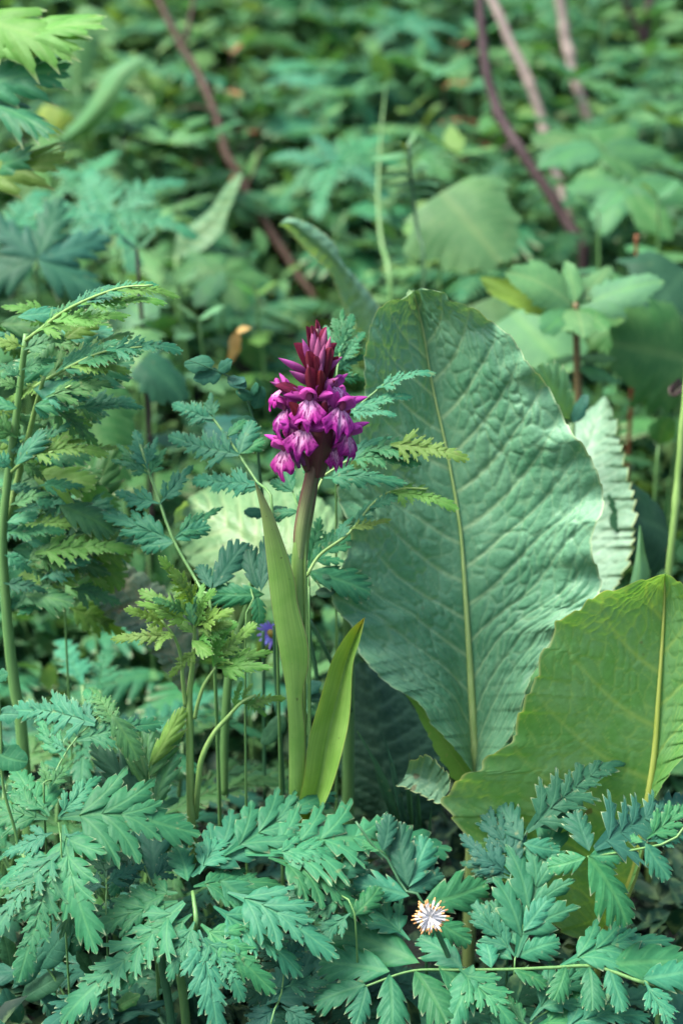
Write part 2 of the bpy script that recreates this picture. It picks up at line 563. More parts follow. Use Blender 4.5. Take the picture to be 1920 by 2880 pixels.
# ------------------------------------------------------------------ traced broad leaves
def voronoi_cells(x, y, seed):
    rs = np.random.default_rng(seed)
    J = rs.uniform(0.1, 0.9, (64, 64, 2))
    ix, iy = np.floor(x).astype(int), np.floor(y).astype(int)
    d1 = np.full(x.shape, 9.0); d2 = np.full(x.shape, 9.0)
    for dx in (-1, 0, 1):
        for dy in (-1, 0, 1):
            cx, cy = ix + dx, iy + dy
            j = J[cx % 64, cy % 64]
            dd = np.hypot(cx + j[..., 0] - x, cy + j[..., 1] - y)
            m = dd < d1
            d2 = np.where(m, d1, np.minimum(d2, dd)); d1 = np.where(m, dd, d1)
    return d1, d2


def traced(name, left, mid, right, Yb, Yt, mat, parent, ns=80, nu=24, bow=0.0, cupL=0.0, cupR=0.0, nv=0, pucker=0.0, cells=(40, 9),
           ruffle=0.0, rfreq=26, edgew=0.0, cellw=0.16, veina=0.75, teeth=0.0, tfreq=60, seed=1, veinw=0.02, vslant=0.06, keel=0.0, cuppow=1.6, wave=0.0):
    """left/mid/right: photo pixel outlines base->tip; depth from Yb (base) to Yt (tip)"""
    Lp, Mp, Rp = spline(left, ns), spline(mid, ns), spline(right, ns)
    rs = np.random.default_rng(seed)
    s = np.linspace(0, 1, ns)
    if teeth:
        for E, sg in ((Lp, -1), (Rp, 1)):
            d = E - Mp
            L = np.linalg.norm(d, axis=1)[:, None] + 1e-6
            tt = (s * tfreq + 0.25 * np.sin(s * 31 + sg)) % 1.0
            w = np.minimum(1, L[:, 0] / 60)
            E += d / L * (teeth * (tt - 0.4) * w)[:, None]
            tg = np.gradient(E, axis=0); tg /= np.linalg.norm(tg, axis=1)[:, None] + 1e-6
            E += tg * (teeth * 0.5 * (tt - 0.5) * w)[:, None]
    us = np.linspace(-1, 1, 2 * nu + 1)
    us = np.sign(us) * np.abs(us) ** 0.92
    S, Ug = np.meshgrid(s, us, indexing='ij')
    A = np.abs(Ug)
    edge = np.where((Ug < 0)[..., None], Lp[:, None, :], Rp[:, None, :])
    px = Mp[:, None, :] * (1 - A[..., None]) + edge * A[..., None]
    Y = Yb + (Yt - Yb) * S + bow * np.sin(np.pi * S)
    Y = Y + np.where(Ug < 0, cupL, cupR) * A ** cuppow
    Y = Y + keel * (1 - A) ** 2
    if ruffle:
        Y = Y + ruffle * A ** 4 * (np.sin(S * rfreq + Ug * 2 + seed) + 0.6 * np.sin(S * rfreq * 2.3 + 1 + np.sign(Ug) * 2))
    pos = np.empty(S.shape + (3,))
    for i in range(ns):
        for j in range(len(us)):
            pos[i, j] = P(px[i, j, 0], px[i, j, 1], Y[i, j])
    vein = np.zeros_like(S); cell = np.zeros_like(S)
    if nv:
        q = S - vslant * A ** 1.25 * (1 - 0.72 * S)          # side veins swing forward
        x = q * nv + np.where(Ug < 0, 0.35, 0)
        fr = x - np.floor(x)
        dv = np.abs(fr - 0.5)
        vw = veinw * nv * (1.1 - 0.75 * A)
        vein = np.exp(-(dv / np.maximum(vw, 0.012)) ** 2) * (A < 0.97) * np.clip(1.1 - A * 0.7, 0, 1) * veina
        wa = 0.35 * np.sin(S * 17 + Ug * 7 + seed) + 0.2 * np.sin(S * 31 - Ug * 13)
        wb = 0.35 * np.sin(S * 19 - Ug * 9) + 0.2 * np.sin(S * 33 + Ug * 15 + seed)
        d1, d2 = voronoi_cells(q * cells[0] + wa, (Ug * 0.5 + 0.5) * cells[1] * 2 + S * 1.7 + wb, seed)
        amp = 0.65 + 0.35 * np.sin(S * 13 + Ug * 7 + seed) * np.sin(S * 7 - Ug * 9)
        cell = np.clip(1 - (d2 - d1) / cellw, 0, 1)
        d1b, d2b = voronoi_cells(S * cells[0] * 1.9, (Ug * 0.5 + 0.5) * cells[1] * 3.8, seed + 5)
        h = pucker * (0.8 * (1 - np.exp(-(dv / 0.12) ** 2)) + amp * (0.75 * (1 - np.exp(-((d2 - d1) / 0.22) ** 2)) + 0.35 * (1 - np.clip(d1, 0, 1) ** 2)) + 0.14 * (1 - np.exp(-((d2b - d1b) / 0.25) ** 2)) - 0.8 + wave * (np.sin(S * 11 + 5 * Ug + seed) * np.sin(S * 5 - 4 * Ug) + 0.5 * np.sin(S * 23 - 9 * Ug)))
        h *= np.clip(A * 6, 0.15, 1) * np.clip((1 - A) * 6, 0.3, 1) * np.clip(S * 5, 0.2, 1)
        du = np.gradient(pos, axis=1); ds = np.gradient(pos, axis=0)
        N = np.cross(du, ds); N /= np.linalg.norm(N, axis=2)[..., None] + 1e-12
        if N[ns // 2, nu][1] > 0: N = -N
        pos = pos + N * h[..., None]
    n1 = len(us)
    F = []
    for i in range(ns - 1):
        for j in range(n1 - 1):
            F.append((i * n1 + j, i * n1 + j + 1, (i + 1) * n1 + j + 1, (i + 1) * n1 + j))
    ed = np.clip((A - (1 - edgew)) / max(edgew, 1e-4), 0, 1) if edgew else np.zeros_like(S)
    uv = np.stack([S.ravel() * max(nv, 1), A.ravel()], 1)
    o = put(name, pos.reshape(-1, 3), F, mat, parent, base=pos[0, nu], uv=uv,
            attrs={'vein': vein.ravel(), 'cell': cell.ravel(), 'edge': ed.ravel(), 'pu': Ug.ravel(), 'pv': S.ravel(), 'along': S.ravel()})
    mids = [pos[i, nu] for i in range(0, ns, max(1, ns // 14))] + [pos[-1, nu]]
    return o, mids


def ground_under(p, dx=0.0, dy=0.0):
    return Vector((p[0] + dx, p[1] + dy, ground_z(p[1] + dy) - 0.01))

# ------------------------------------------------------------------ setting: ground and undergrowth masses
def soil_mat():
    m, nt, pb, out = base_mat('soil')
    geo = nn(nt, 'ShaderNodeNewGeometry')
    n1 = noise(nt, geo.outputs['Position'], 14, 6, 0.65)
    n2 = noise(nt, geo.outputs['Position'], 120, 4, 0.6)
    c = mix_(nt, sstep(nt, n1, 0.3, 0.7), (0.007, 0.010, 0.008), (0.010, 0.018, 0.012))
    c = mix_(nt, math_(nt, 'MULTIPLY', sstep(nt, n2, 0.55, 0.7), 0.5), c, (0.02, 0.018, 0.012))
    nt.links.new(c, pb.inputs['Base Color']); pb.inputs['Roughness'].default_value = 0.95
    bp = nn(nt, 'ShaderNodeBump'); setin(bp, Strength=0.8, Distance=0.01)
    nt.links.new(n2, bp.inputs['Height']); nt.links.new(bp.outputs[0], pb.inputs['Normal'])
    return m


gx = np.r_[-200, -60, -20, -8, np.linspace(-4, 4, 41), 8, 20, 60, 200]
gy = np.r_[-80, -20, -6, np.linspace(-2, 7, 91), 10, 16, 30, 66, 140, 300]
GV = [(x, y, ground_z(y) + (0.012 * math.sin(7 * x + 3 * y) + 0.010 * math.sin(11 * y - 5 * x)) * (abs(x) < 5)) for y in gy for x in gx]
n1 = len(gx)
GF = [(i * n1 + j, i * n1 + j + 1, (i + 1) * n1 + j + 1, (i + 1) * n1 + j) for i in range(len(gy) - 1) for j in range(n1 - 1)]
go = put('ground', GV, GF, soil_mat(), None, base=(0, 0, 0))
tag(go, 'dark soil rising into a bank under the plants', kind='structure')


def mass_mat(name, cols, red=0.0, trans=0.3):
    m, nt, pb, out = base_mat(name)
    at = nn(nt, 'ShaderNodeAttribute', attribute_name='rnd')
    geo = nn(nt, 'ShaderNodeNewGeometry')
    cr = nn(nt, 'ShaderNodeValToRGB')
    el = cr.color_ramp.elements
    el[0].position = 0; el[0].color = rgb(cols[0]); el[1].position = 1; el[1].color = rgb(cols[-1])
    for i, c in enumerate(cols[1:-1]):
        e = el.new((i + 1) / (len(cols) - 1)); e.color = rgb(c)
    nt.links.new(at.outputs['Fac'], cr.inputs[0])
    c = cr.outputs[0]
    n = noise(nt, geo.outputs['Position'], 90, 3)
    c = mix_(nt, math_(nt, 'MULTIPLY', sstep(nt, n, 0.4, 0.7), 0.35), c, (0.16, 0.25, 0.10))
    a2 = nn(nt, 'ShaderNodeAttribute', attribute_name='red')
    c = mix_(nt, a2.outputs['Fac'], c, (0.24, 0.07, 0.035))
    finish_leaf(nt, pb, out, c, trans, (1.4, 1.25, 0.5), 0.55, 0.15)
    return m


LT = np.array([(0, 0, 0), (0.24, 0.32, 0.05), (0.20, 0.68, 0.03), (0, 1.0, -0.14), (-0.20, 0.68, 0.03), (-0.24, 0.32, 0.05), (0, 0.35, -0.02), (0, 0.70, -0.05)])
LF = np.array([(0, 1, 6, 6), (1, 2, 7, 6), (2, 3, 7, 7), (0, 6, 5, 5), (6, 7, 4, 5), (7, 3, 4, 4)])
LFT = [(0, 1, 6), (1, 2, 7, 6), (2, 3, 7), (0, 6, 5), (6, 7, 4, 5), (7, 3, 4)]


def leaf_mass(name, label, pos, dirs, ups, size, rnd, red, mat, wide=1.0):
    """many small leaves joined: pos, growth direction, up, size per leaf"""
    N = len(pos)
    y = dirs / (np.linalg.norm(dirs, axis=1)[:, None] + 1e-9)
    x = np.cross(y, ups); x /= np.linalg.norm(x, axis=1)[:, None] + 1e-9
    z = np.cross(x, y)
    sz = size[:, None, None]
    V = pos[:, None, :] + sz * (LT[None, :, 0:1] * wide * x[:, None, :] + LT[None, :, 1:2] * y[:, None, :] + LT[None, :, 2:3] * z[:, None, :])
    V = V.reshape(-1, 3)
    F = []
    for i in range(N):
        o = i * 8
        for f in LFT:
            F.append(tuple(q + o for q in f))
    o = put(name, V, F, mat, None, base=(0, 0, 0), attrs={'rnd': np.repeat(rnd, 8), 'red': np.repeat(red, 8)})
    return tag(o, label, kind='stuff')


def clumps(n, xr, yr, rr, hr, leaves, size, seed, redp=0.0, flat=0.8):
    rs = np.random.default_rng(seed)
    pos, dirs, ups, sz, rnd, red = [], [], [], [], [], []
    for _ in range(n):
        cx, cy = rs.uniform(*xr), rs.uniform(*yr)
        rad, h = rs.uniform(*rr), rs.uniform(*hr)
        k = int(leaves * rs.uniform(0.6, 1.3))
        th = rs.uniform(0, 2 * np.pi, k)
        ph = np.arccos(rs.uniform(0.0, 1.0, k))
        rr_ = rs.uniform(0.55, 1.05, k) ** 0.6
        nx, ny, nz = np.sin(ph) * np.cos(th), np.sin(ph) * np.sin(th), np.cos(ph)
        p = np.stack([cx + nx * rad * rr_, cy + ny * rad * rr_, np.array([ground_z(cy)] * k) + nz * h * rr_], 1)
        d = np.stack([nx, ny, nz * 0.25 - 0.15 + rs.normal(0, 0.35, k)], 1) + rs.normal(0, 0.35, (k, 3))
        u = np.stack([nx * flat, ny * flat, nz * 0.6 + 0.9], 1) + rs.normal(0, 0.30, (k, 3))
        pos.append(p); dirs.append(d); ups.append(u)
        sz.append(rs.uniform(*size, k) * rs.uniform(0.75, 1.35))
        rnd.append(np.clip(rs.uniform(0.0, 1.0) + rs.normal(0, 0.15, k), 0, 1))
        red.append((rs.uniform(0, 1, k) < redp * rs.choice([0, 0, 1, 3])).astype(float))
    return [np.concatenate(q) for q in (pos, dirs, ups)] + [np.concatenate(q) for q in (sz, rnd, red)]


GREENS = [(0.018, 0.078, 0.040), (0.028, 0.115, 0.055), (0.036, 0.140, 0.052), (0.065, 0.175, 0.060), (0.115, 0.210, 0.075)]
leaf_mass('undergrowth', 'small-leaved shrubby undergrowth covering the bank behind', *clumps(540, (-1.5, 1.5), (0.75, 3.4), (0.07, 0.17), (0.08, 0.26), 80, (0.022, 0.058), 3, redp=0.006), mass_mat('undergrowth_leaves', GREENS))
leaf_mass('undergrowth', 'low leafy undergrowth in the middle distance behind the orchid', *clumps(230, (-.75, .75), (0.36, 0.95), (0.05, 0.10), (0.05, 0.15), 80, (0.018, 0.046), 8), mass_mat('middle_leaves', GREENS))
leaf_mass('undergrowth', 'taller leafy thicket at the top of the bank', *clumps(260, (-4, 4), (3.2, 7.5), (0.15, 0.4), (0.25, 0.7), 80, (0.03, 0.08), 4, redp=0.01), mass_mat('thicket_leaves', GREENS))
leaf_mass('ground_cover', 'low ground cover under the ferny leaves, coloured dark for their shade', *clumps(430, (-0.55, 0.55), (-0.62, 0.55), (0.03, 0.07), (0.03, 0.09), 38, (0.014, 0.036), 5), mass_mat('ground_cover_shade_tone', [(0.004, 0.020, 0.012), (0.006, 0.030, 0.018), (0.010, 0.044, 0.024)], trans=0.2), wide=0.8)  # near-black greens put the shade under the ferny canopy into the leaf colour



def plant_mass(name, label, n, xr, yr, hr, lr, tpl, seed, mat, tiers=(2, 4), per=(4, 6), keep=None):
    """many leafy weeds joined: upright stems with tiers of spreading cut leaves"""
    rs = np.random.default_rng(seed)
    tv, tf, _, _ = tpl
    tv = np.asarray(tv); k = len(tv)
    VV, RR, cnt = [], [], 0
    for _ in range(n):
        x, y = rs.uniform(*xr), rs.uniform(*yr)
        if keep and not keep(x, y): continue
        h = rs.uniform(*hr); L0 = rs.uniform(*lr); tone = rs.uniform(0, 1)
        lean = rs.normal(0, 0.12, 2)
        nt_ = rs.integers(*tiers)
        for ti in range(nt_ + 1):
            zf = 1 - ti * rs.uniform(0.18, 0.3)
            c = np.array([x + lean[0] * h * zf, y + lean[1] * h * zf, ground_z(y) + h * zf])
            a0 = rs.uniform(0, 6.28); m = rs.integers(*per)
            for q in range(m):
                a = a0 + q * 6.28 / m + rs.normal(0, .25)
                el = rs.normal(0.25 if ti else 0.6, 0.2)
                d = np.array([math.cos(a) * math.cos(el), math.sin(a) * math.cos(el), math.sin(el)])
                u = np.array([-d[0] * .5, -d[1] * .5 - .1, 1.0]) + rs.normal(0, .15, 3)
                xx = np.cross(d, u); xx /= np.linalg.norm(xx); zz = np.cross(xx, d)
                L = L0 * rs.uniform(.7, 1.15) * (0.65 if ti == 0 else 1)
                VV.append(c + L * (tv[:, 0:1] * xx + tv[:, 1:2] * d + tv[:, 2:3] * zz))
                RR.append(np.full(k, np.clip(tone + rs.normal(0, .12), 0, 1)))
                cnt += 1
    F = [tuple(i + o for i in f) for o in range(0, cnt * k, k) for f in tf]
    V = np.vstack(VV)
    o = put(name, V, F, mat, None, base=(0, 0, 0), attrs={'rnd': np.concatenate(RR), 'red': np.zeros(len(V))})
    return tag(o, label, kind='stuff')


CUT = leaflet_geo(nl=7, d=0.18, teeth=1, ta=0, wid=0.50, a=0.6, b=0.85, ang0=52, ang1=22, droop=0.28, fold=0.12, ncol=1, seed=3)
TOO = leaflet_geo(nl=7, d=0.84, teeth=1, ta=0, wid=0.34, a=0.58, b=0.85, ang0=68, ang1=38, droop=0.26, fold=0.18, ncol=1, seed=4)
plant_mass('weeds', 'blurred blue green cut-leaved weeds on the bank behind', 430, (-1.4, 1.4), (0.85, 3.2), (0.12, 0.32), (0.06, 0.12), CUT, 21, mass_mat('weed_leaves', [(0.014, 0.078, 0.036), (0.024, 0.118, 0.054), (0.042, 0.160, 0.070), (0.085, 0.210, 0.080)]))
plant_mass('weeds', 'blurred nettle-like weeds with toothed leaves on the bank behind', 150, (-1.4, 1.4), (0.85, 3.2), (0.12, 0.32), (0.05, 0.095), TOO, 22, mass_mat('weed_toothed_leaves', [(0.020, 0.090, 0.030), (0.038, 0.138, 0.040), (0.075, 0.185, 0.050), (0.130, 0.235, 0.066)]), tiers=(3, 5), per=(3, 5))

# ------------------------------------------------------------------ plant builders for the background
def branch(name, label, cat, pts, wpx, mat, group=None, twigs=()):
    yb = yhit(pts[-1][1]) - (0.50 if name == 'dead_branch' and mat == 'barkdark' and pts[-1][1] > 600 else 0.22) if name not in ('green_stalk', 'rusty_stem') else pts[-1][2]
    dy = yb - pts[-1][2]
    pts = [(a, b, c + dy) for a, b, c in pts]
    twigs = [([(a, b, c + dy) for a, b, c in tw], tr) for tw, tr in twigs]
    base = ground_under(P(*pts[-1]))
    t = thing(name, label, cat, base, group)
    w = [P(*p) for p in pts]
    w.append(Vector((w[-1].x + (w[-1].x - w[-2].x) * 0.3, w[-1].y, ground_z(w[-1].y) - 0.02)))
    w = w[::-1]
    Ys = [p[2] for p in pts]
    r = [x * px_size(Ys[0]) for x in wpx][::-1]
    rr = np.interp(np.linspace(0, 1, 60), np.linspace(0, 1, len(r)), r)
    rr = rr * (1 + 0.05 * rng.normal(size=60)) * (1 + 0.28 * (np.arange(60) % 17 == 9))
    w = [Vector(q) + Vector(rng.normal(0, rr.mean() * 0.12, 3)) for q in spline(w, 26)]
    tube('stem', w, list(rr), M[mat], t, seg=8, n=60)
    for tw, tr in twigs:
        pxtube('twig', tw, tr, M[mat], t, seg=6)
    return t


def nettle(name, label, cat, top, base_dx, pairs, lpx, mat, kind='nettle', smat='stem', wpx=7, group=None, up=0.25, wf=1.0, spread=1.0, hmul=1.0):
    tp = P(*top); Y = top[2]
    bp = Vector((tp.x + base_dx * px_size(Y), Y + 0.02, ground_z(Y + 0.02) - 0.01))
    t = thing(name, label, cat, bp, group)
    midp = bp.lerp(tp, 0.5) + Vector((0.01, 0, 0))
    sz = px_size(Y)
    tube('stem', [bp, midp, tp], [wpx * sz, wpx * sz * 0.9, wpx * sz * 0.55], M[smat], t, seg=7)
    L = lpx * sz
    for i in range(pairs):
        f = 1.0 - i * 0.17 * spread
        c = bp.lerp(tp, f) + Vector((0.01, 0, 0)) * (1 - abs(2 * f - 1))
        a0 = 0.35 + i * 1.5 + random.uniform(-.3, .3)
        l = L * (0.55 + 0.45 * min(1, i / 1.5)) * random.uniform(0.85, 1.1)
        for sgn in (0, math.pi):
            a = a0 + sgn
            el = up + (0.55 if i == 0 else 0) - 0.12 * i
            d = Vector((math.cos(a) * math.cos(el), math.sin(a) * math.cos(el), math.sin(el)))
            leaf('leaf', c, c + d * l, Vector((-d.x * 0.5, -d.y * 0.5 - 0.15, 1)), t, kind, mat, wf)
    return t


def palm(name, label, cat, c, size, n, nrm, mat, kind='lobed', arc=(0, 360), base_dx=0, smat='stem', wpx=5, group=None, wf=0.8):
    cp = P(*c); Y = c[2]; sz = px_size(Y)
    bp = Vector((cp.x + base_dx * sz, Y + 0.03, ground_z(Y + 0.03) - 0.01))
    t = thing(name, label, cat, bp, group)
    tube('leaf_stalk', [bp, bp.lerp(cp, 0.6) + Vector((0, 0.01, 0.01)), cp], [wpx * sz, wpx * sz * .6], M[smat], t, seg=6)
    nv_ = Vector(nrm).normalized()
    e1 = Vector((1, 0, 0)) - nv_ * nv_.x; e1.normalize(); e2 = nv_.cross(e1)
    for i in range(n):
        a = R(arc[0] + (arc[1] - arc[0]) * (i / n if arc[1] - arc[0] >= 360 else i / max(1, n - 1))) + random.uniform(-.12, .12)
        d = e1 * math.cos(a) + e2 * math.sin(a)
        l = size * sz * random.uniform(0.8, 1.1)
        leaf('leaf_lobe', cp, cp + d * l + nv_ * l * random.uniform(-.05, .15), nv_ + Vector((random.gauss(0, .12), random.gauss(0, .12), 0)), t, kind, mat, wf)
    return t


def single(name, label, cat, base, tip, nrm, kind, mat, wf=1.0, root_dx=0, smat='stem', wpx=5, group=None, rachis=False):
    b = P(*base); tpt = P(*tip); sz = px_size(base[2])
    g = Vector((b.x + root_dx * sz, base[2] + 0.02, ground_z(base[2] + 0.02) - 0.01))
    t = thing(name, label, cat, g, group)
    tube('leaf_stalk', [g, g.lerp(b, 0.6) + Vector((0, 0, 0.01)), b], [wpx * sz, wpx * sz * .7], M[smat], t, seg=6)
    leaf('leaf', b, tpt, nrm, t, kind, mat, wf)
    return t


def umbel(name, label, cat, x, y, h, nleaf, size, mat, group=None, kind='pinnate', smat='stem'):
    bp = Vector((x, y, ground_z(y) - 0.01))
    t = thing(name, label, cat, bp, group)
    a0 = random.uniform(0, 6.28)
    for i in range(nleaf):
        a = a0 + i * 6.28 / nleaf + random.uniform(-.35, .35)
        out = random.uniform(0.35, 0.9) * size
        hh = h * random.uniform(0.6, 1.1)
        top = bp + Vector((math.cos(a) * out * 0.6, math.sin(a) * out * 0.6, hh))
        tube('leaf_stalk', [bp, bp.lerp(top, 0.5) + Vector((0, 0, hh * 0.12)), top], [0.0028, 0.0016], M[smat], t, seg=5, n=7)
        d = Vector((math.cos(a), math.sin(a), random.uniform(-0.15, 0.45))).normalized()
        leaf('leaf', top, top + d * size * random.uniform(0.8, 1.15), Vector((-d.x * .4, -d.y * .4 - .2, 1)), t, kind, mat, random.uniform(.85, 1.1))
    return t


# ---- sticks and branches
branch('dead_branch', 'dark curved bare branch arching down behind the big leaf', 'branch',
       [(1345, -60, 1.0), (1352, 60, .98), (1370, 220, .95), (1400, 320, .93), (1448, 400, .9), (1500, 480, .88), (1555, 560, .86), (1600, 640, .84), (1642, 720, .82)],
       [11, 12, 13, 14, 14, 14, 14, 12, 9], 'barkdark', twigs=[([(1450, 402, .9), (1430, 412, .89), (1412, 425, .89)], [9, 4])])
branch('dead_stalk', 'pale pinkish dead stalk leaning beside the dark branch', 'dead stalk',
       [(1365, -40, 1.25), (1440, 130, 1.22), (1500, 270, 1.2), (1540, 405, 1.18), (1592, 590, 1.12), (1630, 760, 1.1)], [12, 13, 13, 13, 12, 10], 'deadpink', 'pale dead stalks upper right')
branch('dead_stalk', 'straight pale dead stalk nearer the right edge', 'dead stalk',
       [(1565, -60, 1.4), (1590, 110, 1.38), (1620, 240, 1.36), (1655, 355, 1.34), (1700, 520, 1.3)], [13, 13, 13, 12, 11], 'deadpink', 'pale dead stalks upper right')
branch('dead_branch', 'blackish forked twig at the upper right corner', 'branch',
       [(1835, -40, 1.7), (1815, 80, 1.7), (1815, 130, 1.7), (1832, 290, 1.68), (1850, 430, 1.6)], [10, 12, 14, 12, 9], 'barkdark',
       twigs=[([(1815, 120, 1.7), (1770, 40, 1.7), (1740, -30, 1.7)], [11, 6])])
branch('red_branch', 'reddish brown branch slanting down from the upper left', 'branch',
       [(430, -30, 1.15), (500, 110, 1.1), (560, 210, 1.06), (610, 340, 1.0), (640, 440, .97), (690, 530, .94), (760, 650, .9), (830, 760, .86), (900, 880, .82)],
       [8, 9, 10, 11, 11, 10, 10, 9, 6], 'barkred', twigs=[([(520, 120, 1.1), (540, 30, 1.12), (545, -30, 1.14)], [7, 4]), ([(600, 320, 1.0), (560, 300, 1.0), (500, 310, 1.0)], [5, 2]), ([(690, 530, .94), (720, 470, .95), (730, 400, .96)], [5, 2])])
branch('dead_stalk', 'tan dead stalk hanging beside the reddish branch', 'dead stalk',
       [(540, 215, 1.08), (552, 300, 1.07), (565, 480, 1.05)], [11, 12, 11], 'deadtan')
branch('rusty_stem', 'thin rust coloured stem standing at the right', 'dead stem', [(1788, 660, .62), (1790, 760, .62), (1788, 860, .61)], [5, 6, 6], 'rust')
branch('green_stalk', 'slim yellow green stalk rising above the orchid', 'stalk', [(1085, 230, .95), (1076, 320, .9), (1070, 400, .88), (1062, 560, .84), (1075, 700, .8), (1098, 840, .75)], [1, 4, 6, 7, 7, 7], 'stem')
branch('green_stalk', 'yellow green stalk at the right edge', 'stalk', [(1945, 900, .21), (1928, 1080, .2), (1905, 1350, .19), (1880, 1640, .18)], [9, 10, 11, 11], 'stemlime')

# ---- the fern-like frond on its brownish stem
t = thing('fern_frond', 'small upright frond of paired narrow leaflets above the big leaf', 'frond', ground_under(P(1190, 800, .58)))
fs = [P(1150, 400, .60), P(1152, 470, .60), P(1165, 590, .60), P(1180, 690, .59), P(1190, 800, .58), ground_under(P(1195, 860, .58))]
tube('stem', fs[::-1], [9 * px_size(.58)] * 2 + [5 * px_size(.58)] * 2, stem_mat('frond_stem', (0.13, 0.05, 0.03), (0.10, 0.06, 0.035), grad=((0.05, 0.12, 0.05), 0.55, 0.75)), t)
for i, (sx, y0, ex, ey) in enumerate([(1150, 440, 1040, 425), (1152, 445, 1185, 390), (1152, 465, 1205, 440), (1153, 470, 1075, 460), (1155, 490, 1065, 482), (1155, 488, 1225, 455), (1160, 520, 1075, 508), (1160, 518, 1245, 500), (1163, 545, 1085, 540), (1163, 542, 1235, 530), (1148, 415, 1120, 385), (1150, 412, 1165, 360)]):
    leaf('leaflet', P(sx, y0, .60), P(ex, ey, .58 + .03 * (i % 2)), (0, -.3, 1), t, 'lance', 'pale', 1.5)

# ---- traced background leaves
t = thing('broad_leaf', 'arching toothed leaf with yellow green underside behind the orchid', 'leaf', ground_under(P(1040, 930, .42)))
o, mids = traced('leaf', [(1035, 960), (985, 900), (950, 810), (915, 750), (860, 700), (815, 650), (790, 625)], [(1050, 940), (1030, 870), (985, 785), (930, 715), (870, 665), (820, 628), (785, 632)],
       [(1070, 935), (1075, 880), (1010, 790), (960, 735), (945, 690), (880, 635), (810, 610)], .42, .40, broad_mat('leaf_arching', (0.09, 0.22, 0.13), (0.14, 0.28, 0.18), (0.12, 0.22, 0.04), (0.12, 0.24, 0.12), .35, .5, .4), t,
       ns=50, nu=8, cupL=.05, cupR=.01, nv=12, pucker=.0015, teeth=12, tfreq=22, edgew=.05)
tube('leaf_stalk', [ground_under(mids[0]), mids[0]], [.004, .003], M['stem'], t)
t = thing('broad_leaf', 'pale folded leaf with lime underside left of the reddish branch', 'leaf', ground_under(P(500, 720, .85)))
o, mids = traced('leaf', [(490, 715), (500, 660), (540, 630), (590, 590), (630, 530), (670, 490)], [(500, 718), (545, 660), (585, 635), (625, 590), (650, 545), (680, 488)],
       [(520, 722), (575, 700), (625, 650), (640, 605), (660, 555), (684, 492)], .85, .82, broad_mat('leaf_folded', (0.09, 0.21, 0.10), (0.14, 0.26, 0.14), (0.14, 0.2, 0.03), (0.2, 0.3, 0.15), .4, .5, .4), t,
       ns=40, nu=6, cupL=.02, cupR=-.02, nv=8, pucker=.0015, teeth=6, tfreq=20)
tube('leaf_stalk', [ground_under(mids[0]), mids[0]], [.005, .004], M['stem'], t)
t = thing('broad_leaf', 'long pale leaf twisting to yellow green near the upper left', 'leaf', ground_under(P(165, 390, 1.15)))
o, mids = traced('leaf', [(150, 395), (200, 350), (250, 290), (290, 220), (330, 180), (400, 155)], [(165, 400), (225, 365), (280, 305), (320, 250), (345, 205), (405, 160)],
       [(190, 400), (260, 365), (310, 320), (335, 275), (370, 215), (415, 165)], 1.15, 1.1, M['pale'], t, ns=40, nu=6, cupL=.03, bow=-.04)
tube('leaf_stalk', [ground_under(mids[0]), mids[0]], [.005, .004], M['stem'], t)

H = 'heart'
for (lab, b, tp, nr, k, m, wf) in [
    ('light green heart-shaped leaf left of the dark branch', (1240, 540, .72), (1400, 700, .66), (-.3, -.5, .85), H, 'pale', .95),
    ('round yellowish leaf at the left below the hanging leaf tips', (160, 300, 1.0), (130, 365, .98), (0, -.8, .5), H, 'yellow', .95),
    ('pale jagged leaf at the top left beside the long leaf', (215, 40, 1.2), (330, 60, 1.2), (0, -.5, .8), H, 'pale', .9),
    ('second pale leaf hanging under the jagged one at top left', (190, 60, 1.25), (215, 205, 1.2), (.2, -.8, .5), H, 'pale', .7),
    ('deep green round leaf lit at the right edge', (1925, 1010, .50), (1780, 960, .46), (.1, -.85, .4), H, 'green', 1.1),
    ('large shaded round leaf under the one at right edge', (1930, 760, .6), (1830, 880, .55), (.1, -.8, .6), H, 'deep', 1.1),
    ('wide pale green leaf below the whorled plant at right', (1440, 880, .58), (1590, 1010, .52), (0, -.8, .6), H, 'pale', 1.0),
    ('wide pale green leaf behind the top of the big leaf', (1320, 860, .62), (1400, 1010, .58), (-.1, -.85, .5), H, 'pale', 1.0),
    ('soft green leaf between the whorled plant and right edge', (1720, 860, .6), (1830, 1000, .56), (.1, -.8, .6), H, 'green', 1.0),
    ('pale leaf tip behind the forked stem at left', (330, 830, .55), (410, 880, .5), (0, -.6, .8), H, 'pale', .9),
    ('broad green leaf behind the left spray', (240, 1090, .35), (300, 1350, .3), (.1, -.95, .3), H, 'green', .62),
    ('dull blue green leaf behind the bluish leaflets', (400, 1010, .4), (520, 1090, .38), (0, -.5, .9), H, 'tealdark', .7),
    ('pale lime leaf lying behind the left spray', (330, 930, .5), (380, 1010, .45), (0, -.7, .7), H, 'pale', .9),
    ('pale leaf low behind the orchid stem', (690, 1230, .3), (590, 1180, .3), (0, -.6, .8), H, 'tealdark', .9),
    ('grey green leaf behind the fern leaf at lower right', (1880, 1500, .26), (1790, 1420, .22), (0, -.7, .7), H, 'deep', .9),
    ('small pale leaf in the dark gap at the right', (1850, 1250, .4), (1880, 1180, .38), (0, -.8, .6), 'ovate', 'green', 1.2),
]:
    single('broad_leaf', lab, 'leaf', b, tp, nr, k, m, wf, root_dx=random.uniform(-15, 15))

t = thing('withered_leaf', 'curled straw yellow dead leaf left of the orchid top', 'dead leaf', P(660, 960, .55))
leaf('leaf', P(665, 930, .55), P(650, 1030, .54), (.5, -.8, .2), t, 'lance', 'straw', 1.6)
leaf('leaf_tip', P(665, 935, .55), P(705, 920, .55), (.1, -.8, .6), t, 'lance', 'straw', 1.9)

